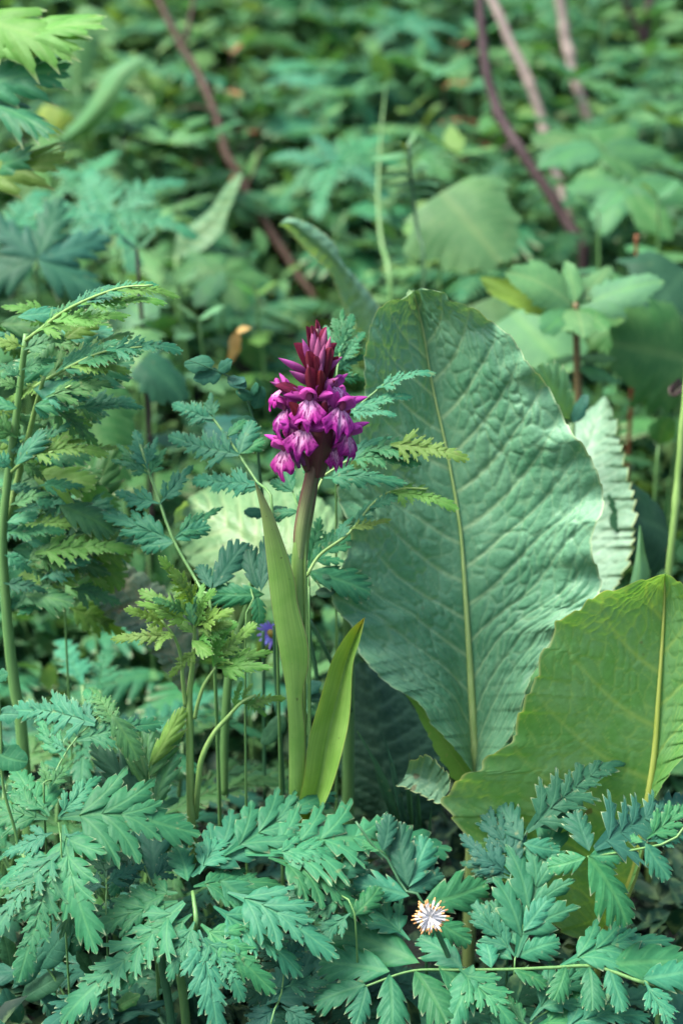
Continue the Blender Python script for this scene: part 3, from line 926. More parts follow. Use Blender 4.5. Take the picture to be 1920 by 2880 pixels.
# ---- palmate, whorled and nettle-like plants in the middle distance
palm('palmate_plant', 'blurred palmate leaf with pointed teal lobes at left', 'plant', (318, 598, .72), 250, 6, (-.05, -.50, .85), 'teal', 'narrow', (-10, 350), 60, wf=1.5)
palm('palmate_plant', 'smaller palmate leaf at left above the ferny sprays', 'plant', (240, 500, .8), 150, 5, (0, -.4, .9), 'teal', 'narrow', (0, 360), 30, wf=1.5)
palm('palmate_plant', 'shaded lobed leaf hanging over the left sprays', 'plant', (105, 730, .5), 220, 5, (.1, -.75, .6), 'tealdark', 'lobed', (-30, 200), -40, wf=.9)
palm('palmate_plant', 'drooping palmate leaf at the far left middle', 'plant', (40, 650, .65), 190, 5, (.1, -.4, .9), 'teal', 'narrow', (0, 360), 0, wf=1.4)
palm('palmate_plant', 'toothed whorl of leaves beside the two pale stalks', 'plant', (1690, 420, .95), 180, 7, (0, -.45, .88), 'green', 'nettle', (0, 360), 0, wf=1.1)
palm('palmate_plant', 'shaded whorl of leaves under the toothed whorl', 'plant', (1760, 520, .9), 190, 6, (0, -.5, .85), 'green', 'nettle', (0, 360), 10, wf=1.1)
palm('palmate_plant', 'hazy palmate leaf above the frond in the background', 'plant', (950, 240, 1.5), 170, 7, (0, -.5, .85), 'teal', 'narrow', (0, 360), 0, wf=1.5)
palm('palmate_plant', 'bluish palmate leaf near the top middle edge', 'plant', (1120, 60, 1.7), 150, 6, (0, -.4, .9), 'teal', 'narrow', (0, 360), 0, wf=1.5)
palm('palmate_plant', 'teal palmate leaf behind the slim yellow green stalk', 'plant', (950, 460, 1.1), 180, 7, (0, -.45, .9), 'teal', 'narrow', (0, 360), 0, wf=1.4)
palm('palmate_plant', 'pale palmate leaf behind the frond at centre right', 'plant', (1190, 420, 1.25), 190, 6, (0, -.4, .9), 'green', 'narrow', (0, 360), 0, wf=1.4)
t = thing('nettle_plant', 'nettle-like plant with pointed toothed leaves above the big leaf', 'plant', ground_under(P(1630, 1160, .46)))
pxtube('stem', [(1632, 1240, .46), (1627, 1138, .46), (1622, 1020, .46), (1618, 900, .46), (1618, 850, .46)], [12, 12, 11, 10, 7], M['stembrown'], t)
for (bx, by, tx, ty, nr, m, wf, d2) in [(1612, 862, 1468, 748, (-.2, -.7, .7), 'pale', 1.25, -.02), (1624, 862, 1860, 766, (.1, -.6, .8), 'pale', .95, .0), (1610, 868, 1348, 815, (0, .75, -.6), 'lime', .7, .02), (1616, 850, 1588, 733, (-.2, -.9, .3), 'pale', 1.0, .01), (1620, 850, 1718, 720, (-.3, -.8, .4), 'pale', .8, .03),
                                     (1616, 872, 1540, 900, (0, -.6, .8), 'green', 1.0, -.05), (1622, 870, 1700, 905, (0, -.6, .8), 'green', 1.0, -.05), (1620, 870, 1640, 915, (0, -.6, .8), 'pale', 1.0, -.06), (1622, 1010, 1732, 985, (.1, -.5, .85), 'pale', .7, .0), (1622, 1030, 1748, 1050, (.1, -.5, .85), 'green', .7, -.02), (1622, 1010, 1530, 990, (0, -.5, .85), 'green', .8, .03)]:
    leaf('leaf', P(bx, by, .46), P(tx, ty, .46 + d2), nr, t, 'nettle', m, wf)
nettle('nettle_plant', 'leafy plant beneath the dark branch at right', 'plant', (1680, 600, .72), 10, 3, 160, 'green', 'nettle', 'stem', 7)
nettle('nettle_plant', 'upright leafy shoot in the upper middle background', 'plant', (910, 330, 1.3), 0, 4, 130, 'green', 'nettle', 'stemlime', 8)
nettle('nettle_plant', 'forked dark-stemmed plant behind the left sprays', 'plant', (385, 700, .5), -35, 3, 140, 'deep', 'ovate', 'barkdark', 9, spread=1.2)
nettle('nettle_plant', 'leafy plant near the upper right corner', 'plant', (1850, 330, 1.2), 0, 4, 150, 'green', 'nettle', 'stem', 7)
nettle('nettle_plant', 'hazy leafy plant at the top right edge', 'plant', (1690, 60, 1.7), 0, 4, 130, 'green', 'ovate', 'stemlime', 8)
nettle('nettle_plant', 'leafy plant with drooping leaves at far right middle', 'plant', (1850, 560, .8), 0, 4, 140, 'green', 'ovate', 'stem', 7)
nettle('nettle_plant', 'thin plant with broad leaves right of the nettle-like one', 'plant', (1730, 930, .5), 20, 3, 120, 'green', 'ovate', 'stem', 6)
nettle('nettle_plant', 'thin reddish shoot with rusty leaves near dark branch', 'plant', (1290, 130, 1.45), 0, 4, 60, 'rustleaf', 'ovate', 'barkred', 4)
nettle('nettle_plant', 'rusty leaved shoot left of the dark branch base', 'plant', (1245, 250, 1.35), 0, 3, 60, 'rustleaf', 'ovate', 'barkred', 4)
nettle('nettle_plant', 'rusty leaved twig in the upper left thicket', 'plant', (650, 150, 1.4), 0, 3, 70, 'rustleaf', 'ovate', 'barkred', 4)

nettle('nettle_plant', 'yellow green leafy plant in the open middle left of the orchid tip', 'plant', (560, 900, .55), 0, 4, 130, 'pale', 'nettle', 'stem', 6)
nettle('nettle_plant', 'yellow green toothed plant between branch foot and orchid', 'plant', (720, 830, .75), 0, 3, 130, 'lime', 'nettle', 'stem', 6)
nettle('nettle_plant', 'pale toothed plant under the folded leaf', 'plant', (500, 800, .7), 0, 3, 140, 'pale', 'ovate', 'stem', 6)
palm('palmate_plant', 'light green spreading leaf below the folded pale leaf', 'plant', (620, 760, .8), 150, 6, (0, -.5, .85), 'green', 'nettle', (0, 360), 0, wf=1.1)

# hanging lobed leaves at the top left edge (nearer, sharper)
t = thing('hogweed_plant', 'tall plant with lobed lime leaves at the top left edge', 'plant', Vector((P(-120, 600, .30).x, .32, ground_z(.32) - .01)))
hs_ = tube('stem', [Vector((P(-120, 600, .30).x, .32, ground_z(.32) - .01)), P(-130, 900, .3), P(-110, 300, .30), P(-90, 0, .30)], [.006, .005, .003], M['stem'], t)
for (b, tp, nr, k, m, wf) in [((-80, 150, .30), (222, -5, .26), (-.35, -.5, .75), 'lobed', 'lime', .70), ((-70, 60, .31), (130, 60, .25), (0, -.7, .6), 'lobed', 'lime', .9),
                              ((-60, 250, .30), (112, 165, .26), (-.3, -.8, .5), 'lobed', 'teal', .9), ((-60, 290, .3), (100, 290, .25), (0, -.5, .9), 'lobed', 'teal', .7),
                              ((-60, 520, .30), (125, 412, .26), (-.3, -.7, .6), 'lobed', 'lime', .75), ((-60, 500, .31), (60, 430, .27), (0, -.8, .5), 'lobed', 'teal', .8)]:
    leaf('leaf', P(*b), P(*tp), nr, t, k, m, wf)

# ---- loose umbellifers and small plants filling the bank
fills = [(-.48, .62, .17, 6, .13, 'teal', 'ferny plant left of the reddish branch foot'), (-.20, .72, .15, 6, .12, 'green', 'ferny plant right under the reddish branch'),
         (.05, .85, .14, 6, .12, 'teal', 'ferny plant behind the orchid tip'), (-.62, 1.0, .2, 6, .14, 'teal', 'ferny plant behind the palmate leaves at left'),
         (-.33, 1.05, .16, 6, .13, 'green', 'ferny plant crossing the middle of reddish branch'), (-.05, 1.2, .16, 6, .14, 'teal', 'ferny plant in the central background'),
         (.25, 1.25, .17, 6, .14, 'teal', 'ferny plant left of the bent dark branch'), (.48, 1.1, .18, 6, .14, 'green', 'ferny plant between the pale stalks'),
         (.62, .85, .16, 6, .13, 'green', 'ferny plant at the right middle edge'), (.33, .78, .12, 6, .12, 'green', 'low ferny plant under the heart-shaped leaf'),
         (-.1, 1.6, .2, 6, .16, 'teal', 'hazy ferny plant high in the middle background'), (.4, 1.7, .2, 6, .16, 'green', 'hazy ferny plant behind the pale stalks'),
         (-.5, 1.6, .2, 6, .16, 'green', 'hazy ferny plant high at the left'), (.75, 1.6, .2, 6, .16, 'green', 'hazy ferny plant at the top right'),
         (-.28, .47, .12, 6, .10, 'teal', 'low ferny plant behind the vetch'), (-.42, .40, .10, 6, .10, 'green', 'low ferny plant in the gap behind left sprays'),
         (-.12, .42, .09, 6, .10, 'teal', 'low ferny plant just left behind the orchid'), (.42, .55, .1, 6, .11, 'green', 'low ferny plant behind the nettle-like stem'),
         (.1, 2.0, .25, 6, .18, 'teal', 'farthest ferny plant at the top centre'), (-.85, 1.3, .2, 6, .15, 'teal', 'hazy ferny plant beyond the left edge leaves')]
for (x, y, h, n_, s_, m_, lab) in fills:
    umbel('ferny_plant', lab, 'plant', x, y, h, n_, s_, m_, 'ferny plants on the bank behind')
for i, (x, y, h, lab) in enumerate([(-.36, .8, .2, 'soft leafy weed left of centre behind the branch foot'), (.12, 1.02, .18, 'soft leafy weed behind the slim stalk'), (.3, .95, .16, 'soft leafy weed left of the dark branch foot'),
                       (.55, 1.35, .2, 'soft leafy weed right of the pale stalks'), (-.2, 1.4, .2, 'soft leafy weed at the upper middle left'), (-.7, .8, .18, 'soft leafy weed at the left margin of the bank'),
                       (.7, 1.1, .2, 'soft leafy weed at the right margin of the bank'), (-.05, .62, .12, 'low leafy weed behind the orchid flower spike'), (.22, .6, .1, 'low leafy weed behind the arching toothed leaf')]):
    umbel('leafy_weed', lab, 'plant', x, y, h, 7, .085, ['green', 'pale', 'green', 'deep'][i % 4], 'leafy weeds on the bank behind', kind='nettle')

# ------------------------------------------------------------------ the large broad leaves
BIGL = [(1330, 2175), (1290, 2120), (1250, 2075), (1208, 2030), (1188, 1990), (1150, 1958), (1105, 1935), (1060, 1895), (1020, 1850), (992, 1795), (985, 1755), (945, 1715), (930, 1660), (950, 1615), (975, 1560), (985, 1500), (965, 1440), (948, 1385), (968, 1335), (1005, 1270), (1012, 1180), (1025, 1110), (1022, 1040), (1028, 970), (1050, 890), (1085, 850), (1128, 840), (1158, 822)]
BIGM = [(1330, 2180), (1330, 2050), (1325, 1950), (1316, 1800), (1306, 1650), (1295, 1500), (1275, 1370), (1246, 1220), (1216, 1090), (1196, 970), (1180, 880), (1158, 816)]
BIGR = [(1345, 2180), (1398, 2120), (1440, 2060), (1470, 1970), (1500, 1890), (1545, 1812), (1560, 1770), (1620, 1730), (1668, 1690), (1690, 1650), (1680, 1600), (1662, 1545), (1672, 1480), (1692, 1440), (1692, 1370), (1650, 1270), (1602, 1210), (1560, 1120), (1522, 1060), (1480, 1015), (1440, 950), (1380, 905), (1340, 872), (1292, 853), (1262, 842), (1248, 822), (1195, 812)]
t = thing('broad_leaf_plant', 'tall upright puckered blue green leaf with pale midrib behind the orchid', 'plant', ground_under(P(1330, 2180, .055)))
bm = broad_mat('leaf_puckered', (0.060, 0.190, 0.100), (0.112, 0.262, 0.152), (0.09, 0.17, 0.07), (0.210, 0.340, 0.185), .2, .5, .3, edge=(.26, .36, .2))
o, mids = traced('leaf', BIGL, BIGM, BIGR, .055, .125, bm, t, ns=300, nu=80, bow=-.004, cupL=-.030, cupR=-.024, nv=13, pucker=.0018, wave=.8, cells=(27, 9), veina=1.0,
                 ruffle=.004, rfreq=40, edgew=.022, teeth=5, tfreq=33, seed=3, veinw=.0036, vslant=.36, keel=.012, cuppow=1.5)
mr = [Vector(p) + Vector((0, -.002, 0)) for p in mids]
tube('midrib', [ground_under(mids[0])] + mr, [19 * px_size(.1), 19 * px_size(.1), 15 * px_size(.1), 9 * px_size(.1), 4.5 * px_size(.1), 3 * px_size(.1), 2 * px_size(.1)], stem_mat('midrib_pale', (0.20, 0.30, 0.09), (0.26, 0.36, 0.13)), o, seg=8, n=60)
# lime wing at the foot of the big leaf (its chewed left base)
traced('leaf_base', [(1345, 2260), (1320, 2240), (1260, 2170), (1210, 2080), (1165, 1990), (1140, 1955)], [(1350, 2262), (1335, 2215), (1285, 2140), (1235, 2070), (1185, 2000), (1145, 1955)],
       [(1360, 2255), (1345, 2200), (1318, 2150), (1270, 2085), (1225, 2015), (1150, 1955)], .04, .05, M['lime'], t, ns=40, nu=6, teeth=16, tfreq=9, seed=6)

t = thing('broad_leaf_plant', 'pale sharply toothed leaf half hidden behind the big puckered leaf', 'plant', ground_under(P(1650, 1700, .22)))
o, mids = traced('leaf', [(1560, 1760), (1520, 1600), (1500, 1450), (1530, 1300), (1600, 1200), (1660, 1150), (1695, 1118)], [(1600, 1760), (1590, 1600), (1595, 1450), (1620, 1330), (1660, 1230), (1685, 1160), (1702, 1116)],
                 [(1660, 1700), (1730, 1650), (1772, 1560), (1782, 1480), (1782, 1410), (1762, 1330), (1742, 1240), (1722, 1160), (1706, 1118)], .20, .32,
                 broad_mat('leaf_pale_toothed', (0.11, 0.235, 0.14), (0.19, 0.32, 0.22), (0.1, 0.18, 0.06), (0.25, 0.36, 0.24), .35, .5, .4), t,
                 ns=130, nu=26, bow=-.01, cupR=-.03, cupL=.02, nv=15, pucker=.0010, cells=(26, 8), ruffle=.002, rfreq=60, teeth=16, tfreq=19, edgew=.02, seed=8, veinw=.008, vslant=.25)
tube('leaf_stalk', [ground_under(mids[0]), mids[0]], [.006, .004], M['stem'], t)

t = thing('broad_leaf_plant', 'bright green backlit leaf with yellow veins at the lower right', 'plant', ground_under(P(1640, 2760, .02)))
um = broad_mat('leaf_backlit', (0.095, 0.265, 0.066), (0.135, 0.300, 0.118), (0.04, 0.13, 0.07), (0.230, 0.370, 0.105), .48, .5, .2, edge=(.38, .46, .20), bump=.25, net=.55)  # translucent, with greens also brightened in place of stronger light from behind
o, mids = traced('leaf', [(1690, 2640), (1620, 2640), (1540, 2590), (1450, 2510), (1370, 2430), (1310, 2350), (1262, 2285), (1240, 2255), (1262, 2228), (1300, 2180), (1350, 2165), (1360, 2138), (1402, 2108), (1444, 2085), (1446, 2050), (1466, 1993), (1490, 1940), (1508, 1908), (1518, 1850), (1538, 1818), (1560, 1775), (1568, 1745), (1625, 1716), (1652, 1690), (1690, 1668), (1740, 1655), (1800, 1634), (1866, 1614)],
                 [(1690, 2640), (1745, 2540), (1790, 2420), (1818, 2250), (1836, 2130), (1846, 2000), (1856, 1850), (1864, 1720), (1868, 1612)],
                 [(1700, 2640), (1752, 2540), (1798, 2420), (1830, 2270), (1880, 2180), (1935, 2110), (2010, 2020), (2050, 1900), (2010, 1770), (1960, 1690), (1905, 1635), (1870, 1612)], .004, .014, um, t,
                 ns=260, nu=80, cellw=.10, bow=-.012, cupL=-.012, cupR=-.03, nv=7, pucker=.0008, cells=(22, 10), ruffle=.002, rfreq=30, teeth=12, tfreq=23, edgew=.022, seed=12, veinw=.0075, vslant=.42, keel=.006)
mr = [Vector(p) + Vector((0, -.002, 0)) for p in mids]
tube('midrib', [ground_under(mids[0], -.01, -.005)] + mr, [17 * px_size(.03), 17 * px_size(.03), 13 * px_size(.03), 10 * px_size(.03), 6 * px_size(.03), 3 * px_size(.03)], stem_mat('midrib_yellow', (0.22, 0.28, 0.05), (0.29, 0.34, 0.08)), o, seg=8, n=50)
# curled margin showing the upper side
traced('curled_margin', [(1245, 2262), (1200, 2245), (1160, 2222), (1118, 2210), (1135, 2190)], [(1250, 2240), (1225, 2205), (1190, 2190), (1165, 2180), (1140, 2178)],
       [(1262, 2222), (1262, 2190), (1235, 2150), (1195, 2128), (1150, 2140)], -.005, .01, broad_mat('leaf_curl', (0.060, 0.160, 0.085), (0.090, 0.200, 0.115), (.1, .2, .06), (.16, .27, .14), .2, .55, .2), t, ns=40, nu=12, cupL=-.004, cupR=-.012,
       nv=5, pucker=.0008, teeth=16, tfreq=7, edgew=.06, seed=4)

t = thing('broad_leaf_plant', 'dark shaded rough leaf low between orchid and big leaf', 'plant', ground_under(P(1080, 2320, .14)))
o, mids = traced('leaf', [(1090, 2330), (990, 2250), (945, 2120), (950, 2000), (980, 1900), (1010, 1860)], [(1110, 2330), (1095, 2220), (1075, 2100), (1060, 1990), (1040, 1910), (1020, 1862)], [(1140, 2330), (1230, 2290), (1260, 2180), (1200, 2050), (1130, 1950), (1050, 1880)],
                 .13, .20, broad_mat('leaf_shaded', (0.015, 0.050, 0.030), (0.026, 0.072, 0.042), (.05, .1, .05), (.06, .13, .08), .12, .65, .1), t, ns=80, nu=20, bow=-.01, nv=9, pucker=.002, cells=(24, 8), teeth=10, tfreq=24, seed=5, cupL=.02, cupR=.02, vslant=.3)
t = thing('broad_leaf_plant', 'pale yellow green broad leaf lying behind the orchid stem', 'plant', ground_under(P(820, 1700, .16)))
o, mids = traced('leaf', [(960, 1640), (820, 1690), (680, 1670), (560, 1610), (505, 1530), (490, 1450), (520, 1410)], [(980, 1610), (860, 1590), (740, 1540), (640, 1480), (570, 1430), (530, 1405)], [(990, 1560), (960, 1470), (880, 1390), (780, 1360), (680, 1355), (590, 1370), (540, 1398)],
                 .13, .24, broad_mat('leaf_yellow_green', (0.095, 0.215, 0.085), (0.14, 0.270, 0.115), (.1, .2, .06), (.24, .34, .16), .35, .45, .4), t, ns=90, nu=24, cupL=-.035, cupR=.06, nv=10, pucker=.0018, cells=(22, 8), teeth=8, tfreq=22, seed=9, vslant=.3)
tube('leaf_stalk', [ground_under(mids[0]), mids[0]], [.005, .004], M['stem'], t)
t = thing('withered_plant', 'ragged grey brown dying leaf behind the lime young shoot', 'plant', ground_under(P(480, 1880, .10)))
o, mids = traced('leaf', [(520, 1960), (460, 1880), (400, 1800), (310, 1740), (270, 1690), (258, 1650), (290, 1600), (250, 1540)], [(530, 1950), (500, 1850), (450, 1760), (400, 1690), (350, 1630), (300, 1570), (255, 1536)], [(540, 1940), (560, 1840), (540, 1750), (500, 1690), (440, 1640), (380, 1600), (320, 1560), (258, 1534)],
                 .09, .16, broad_mat('leaf_withered', (0.075, 0.135, 0.075), (0.11, 0.175, 0.10), (.1, .14, .07), (.2, .2, .12), .2, .6, .25, rust=.2), t, ns=80, nu=18, cupL=-.02, cupR=.02, nv=9, pucker=.002, cells=(24, 8), ruffle=.004, teeth=18, tfreq=17, seed=2)
tube('leaf_stalk', [ground_under(mids[0]), mids[0]], [.004, .003], M['stemdeep'], t)
t = thing('crumpled_leaf', 'small crumpled pale leaf at the right rim of the big leaf', 'leaf', ground_under(P(1560, 1180, .25)))
leaf('leaf', P(1600, 1180, .24), P(1525, 1050, .22), (-.3, -.9, .3), t, 'toothed', 'pale', .8)
leaf('leaf', P(1600, 1180, .24), P(1590, 1035, .25), (.3, -.8, .5), t, 'toothed', 'pale', .7)
leaf('leaf', P(1610, 1190, .24), P(1640, 1110, .24), (-.5, -.8, .3), t, 'ovate', 'tealdark', .9)
tube('leaf_stalk', [ground_under(P(1620, 1300, .25)), P(1610, 1190, .24)], [.003, .002], M['stem'], t)
t = thing('broad_leaf_plant', 'narrow yellowish leaf edge beside the backlit leaf', 'plant', ground_under(P(1790, 1640, .16)))
traced('leaf', [(1765, 1660), (1780, 1600), (1790, 1540), (1796, 1480)], [(1785, 1660), (1795, 1600), (1798, 1540), (1798, 1476)], [(1815, 1660), (1825, 1610), (1812, 1550), (1800, 1478)], .15, .18, M['pale'], t, ns=24, nu=5, cupR=.01)

# ------------------------------------------------------------------ ferny umbellifer leaves, traced one by one
FG = 'ferny plants round the orchid'
def fern_plant(label, loc, name='ferny_plant'):
    return thing(name, label, 'plant', loc, FG)


N_UP = (0.0, -0.42, 0.90)
# A: lower left rosette
p = fern_plant('ferny rosette at the lower left with drooping pointed segments', ground_under(P(150, 2420, -.13)))
fern_leaf(p, ((165, 2313, -.13), (-.05, -.55, .83)), [(175, 2420), (172, 2360), (165, 2313)],
          [(165, 2300, 485, 2305, 'fern', 1.05), (178, 2318, 226, 2592, 'fern', .85), (160, 2420, 54, 2667, 'narrow', 1.2), (175, 2400, 4, 2587, 'narrow', 1.2), (155, 2400, 4, 2462, 'fern', .8),
           (185, 2400, 126, 2550, 'narrow', 1.2), (183, 2350, 278, 2395, 'fern', 1.1), (140, 2300, 60, 2163, 'fern', 1.0), (135, 2305, -30, 2255, 'fern', 1.0), (150, 2345, 30, 2380, 'fern', 1.0), (165, 2300, 262, 2195, 'fern', .8), (130, 2300, 130, 2185, 'toothed', .9)],
          down=ground_under(P(175, 2440, -.12)), jit=.10)
# B: central rosette
p = fern_plant('large ferny rosette in the lower centre spreading under the orchid', ground_under(P(505, 2720, -.19)))
fern_leaf(p, ((545, 2507, -.15), (.02, -.50, .86)), [(552, 2600), (542, 2507)],
          [(540, 2465, 760, 2232, 'fern', .72), (631, 2412, 890, 2216, 'fern', .70), (690, 2395, 1180, 2308, 'narrow', 1.25), (755, 2412, 1002, 2520, 'fern', .75), (765, 2400, 930, 2385, 'fern', .9),
           (640, 2510, 887, 2652, 'fern', .75), (600, 2555, 816, 2667, 'fern', .85), (565, 2600, 732, 2738, 'fern', .85), (560, 2615, 615, 2855, 'fern', .75), (575, 2640, 662, 2770, 'narrow', 1.3),
           (548, 2595, 485, 2716, 'fern', .9), (540, 2570, 360, 2720, 'fern', .75), (520, 2545, 220, 2755, 'narrow', 1.25), (500, 2535, 250, 2598, 'fern', .85), (500, 2515, 333, 2497, 'fern', 1.0),
           (528, 2482, 497, 2378, 'toothed', .85), (545, 2500, 755, 2452, 'fern', .95), (620, 2480, 740, 2560, 'toothed', 1.0), (560, 2460, 640, 2350, 'fern', .9)],
          down=[ground_under(P(535, 2960, -.14)), P(520, 2840, -.12), P(505, 2720, -.125), P(530, 2650, -.145)], r=(18, 17, 14, 6), jit=.10)
tube('leaf_stalk', [ground_under(P(500, 2880, -.16)), P(480, 2860, -.155), P(455, 2700, -.15), P(470, 2640, -.14)], [.0032, .0025], M['stemdeep'], p)
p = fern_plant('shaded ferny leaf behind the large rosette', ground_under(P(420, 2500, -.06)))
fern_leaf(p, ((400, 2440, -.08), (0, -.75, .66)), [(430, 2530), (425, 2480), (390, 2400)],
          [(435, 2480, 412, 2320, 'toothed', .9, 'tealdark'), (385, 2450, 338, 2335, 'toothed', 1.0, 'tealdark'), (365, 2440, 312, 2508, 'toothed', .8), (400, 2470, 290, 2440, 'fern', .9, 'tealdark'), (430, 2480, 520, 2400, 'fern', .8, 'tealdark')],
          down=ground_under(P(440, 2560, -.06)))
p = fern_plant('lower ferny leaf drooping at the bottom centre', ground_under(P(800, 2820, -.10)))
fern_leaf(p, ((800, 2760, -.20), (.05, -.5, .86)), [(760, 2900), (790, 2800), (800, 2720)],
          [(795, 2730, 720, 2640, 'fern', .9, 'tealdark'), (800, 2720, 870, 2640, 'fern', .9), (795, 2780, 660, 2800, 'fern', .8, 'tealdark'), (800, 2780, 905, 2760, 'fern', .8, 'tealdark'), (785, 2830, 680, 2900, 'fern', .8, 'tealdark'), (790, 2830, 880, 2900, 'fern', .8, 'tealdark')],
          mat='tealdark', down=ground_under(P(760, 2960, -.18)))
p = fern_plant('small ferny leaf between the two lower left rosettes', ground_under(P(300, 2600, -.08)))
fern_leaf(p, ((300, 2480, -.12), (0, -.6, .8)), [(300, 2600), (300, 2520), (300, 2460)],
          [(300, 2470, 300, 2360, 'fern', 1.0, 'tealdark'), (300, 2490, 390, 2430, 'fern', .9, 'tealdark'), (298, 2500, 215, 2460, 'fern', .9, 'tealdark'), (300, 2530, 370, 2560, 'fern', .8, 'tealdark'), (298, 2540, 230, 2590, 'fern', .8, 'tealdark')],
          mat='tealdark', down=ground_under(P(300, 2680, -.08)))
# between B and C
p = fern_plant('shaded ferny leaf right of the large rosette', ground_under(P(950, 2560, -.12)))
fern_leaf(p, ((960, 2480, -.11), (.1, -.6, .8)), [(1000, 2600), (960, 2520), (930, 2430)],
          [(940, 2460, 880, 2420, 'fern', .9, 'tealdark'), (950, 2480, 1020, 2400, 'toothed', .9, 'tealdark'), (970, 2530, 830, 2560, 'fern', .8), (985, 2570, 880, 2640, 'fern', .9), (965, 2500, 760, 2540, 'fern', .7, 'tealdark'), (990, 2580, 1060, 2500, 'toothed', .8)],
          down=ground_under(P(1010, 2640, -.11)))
# C: lower right fern leaf along a near horizontal stalk
p = fern_plant('long ferny leaf along the bottom right with paired leaflets', ground_under(P(1500, 2780, -.16)))
fern_leaf(p, ((1300, 2730, -.17), (0, -.48, .88)), [(1810, 2765), (1673, 2719), (1558, 2721), (1443, 2726), (1290, 2728), (1156, 2731), (1028, 2774)],
          [(1095, 2735, 918, 2692, 'toothed', .95), (1028, 2772, 895, 2802, 'toothed', .9), (1030, 2775, 1003, 2870, 'toothed', .9), (1095, 2740, 1100, 2890, 'toothed', .8), (1165, 2732, 1246, 2860, 'toothed', 1.0),
           (1180, 2712, 905, 2588, 'toothed', .68), (1150, 2650, 1008, 2488, 'fern', .8), (1290, 2728, 1424, 2856, 'fern', .9), (1443, 2730, 1530, 2760, 'toothed', 1.0),
           (1575, 2716, 1848, 2622, 'fern', .68), (1712, 2720, 1935, 2688, 'toothed', .9), (1710, 2715, 1755, 2822, 'toothed', .8), (1805, 2755, 1955, 2715, 'toothed', .9), (1810, 2765, 1888, 2885, 'fern', .8),
           (1655, 2720, 1662, 2825, 'toothed', .85), (1330, 2715, 1270, 2860, 'toothed', .85), (1300, 2725, 1190, 2640, 'toothed', .9), (1380, 2726, 1360, 2640, 'toothed', .9), (1590, 2720, 1560, 2800, 'toothed', .9), (1230, 2720, 1340, 2790, 'toothed', .9)],
          down=None, r=(7, 4), kind='toothed', jit=.10)
tube('leaf_stalk', [ground_under(P(1840, 2830, -.15)), P(1850, 2810, -.16), PP(1810, 2765, P(1300, 2730, -.17), nvec(0, -.48, .88))], [.002, .0017], M['stem'], p)
p = fern_plant('ferny leaf cut by the bottom edge at the right', ground_under(P(1500, 2860, -.22)))
fern_leaf(p, ((1500, 2860, -.20), (0, -.5, .87)), [(1470, 2960), (1490, 2880), (1560, 2830)],
          [(1490, 2872, 1680, 2685, 'fern', .62), (1502, 2890, 1728, 2775, 'fern', .75), (1560, 2905, 1785, 2838, 'fern', .9), (1485, 2890, 1380, 2800, 'fern', .8), (1480, 2910, 1330, 2880, 'fern', .8), (1500, 2915, 1650, 2930, 'fern', .8)],
          down=ground_under(P(1470, 2990, -.20)))
p = fern_plant('upright ferny leaf with one tall pointed leaflet at the lower right', ground_under(P(1450, 2740, -.10)))
fern_leaf(p, ((1449, 2692, -.14), (-.1, -.80, .58)), [(1445, 2740), (1449, 2692), (1470, 2600)],
          [(1449, 2692, 1559, 2345, 'fern', .85), (1447, 2690, 1326, 2534, 'fern', .72), (1452, 2690, 1560, 2652, 'toothed', 1.0), (1440, 2700, 1370, 2640, 'toothed', .8), (1455, 2660, 1380, 2545, 'toothed', .8), (1470, 2620, 1545, 2520, 'toothed', .8)],
          down=ground_under(P(1445, 2760, -.12)), jit=.08)
# D
p = fern_plant('dark stalked ferny leaf left of the white seed head', ground_under(P(1150, 2600, -.08)))
fern_leaf(p, ((1130, 2450, -.08), (.15, -.85, .5)), [(1195, 2580), (1135, 2500), (1085, 2410), (1054, 2385), (1000, 2310)],
          [(1145, 2492, 1120, 2330, 'toothed', .8, 'tealdark'), (1148, 2495, 1202, 2365, 'toothed', .85), (1075, 2395, 1092, 2300, 'toothed', .9, 'tealdark'), (1065, 2395, 1025, 2370, 'toothed', .9), (1148, 2505, 1242, 2462, 'toothed', .95, 'tealdark'), (1185, 2545, 1358, 2488, 'toothed', .85), (1150, 2520, 1010, 2490, 'toothed', .8), (1175, 2550, 1262, 2640, 'fern', .9), (1215, 2580, 1315, 2640, 'toothed', .9)],
          stalkmat='stemdeep', down=ground_under(P(1200, 2620, -.09)), r=(7, 4))
# E
p = fern_plant('dark blue green fern shoot in front of the backlit leaf', ground_under(P(1430, 2560, -.04)))
fern_leaf(p, ((1440, 2440, -.05), (-.15, -.85, .5)), [(1430, 2560), (1440, 2440), (1481, 2335), (1540, 2270)],
          [(1481, 2338, 1714, 2138, 'narrow', 1.25, 'tealdark'), (1449, 2424, 1352, 2256, 'fern', .62, 'tealdark'), (1470, 2365, 1405, 2265, 'toothed', .9, 'tealdark'), (1438, 2462, 1320, 2366, 'fern', .8, 'tealdark'), (1436, 2472, 1320, 2425, 'fern', .8, 'tealdark'),
           (1500, 2320, 1606, 2284, 'toothed', 1.0, 'tealdark'), (1470, 2372, 1562, 2388, 'toothed', .9), (1530, 2280, 1560, 2200, 'toothed', .9, 'tealdark'), (1450, 2440, 1440, 2330, 'toothed', .8, 'tealdark')],
          stalkmat='stemdeep', down=ground_under(P(1430, 2590, -.05)))
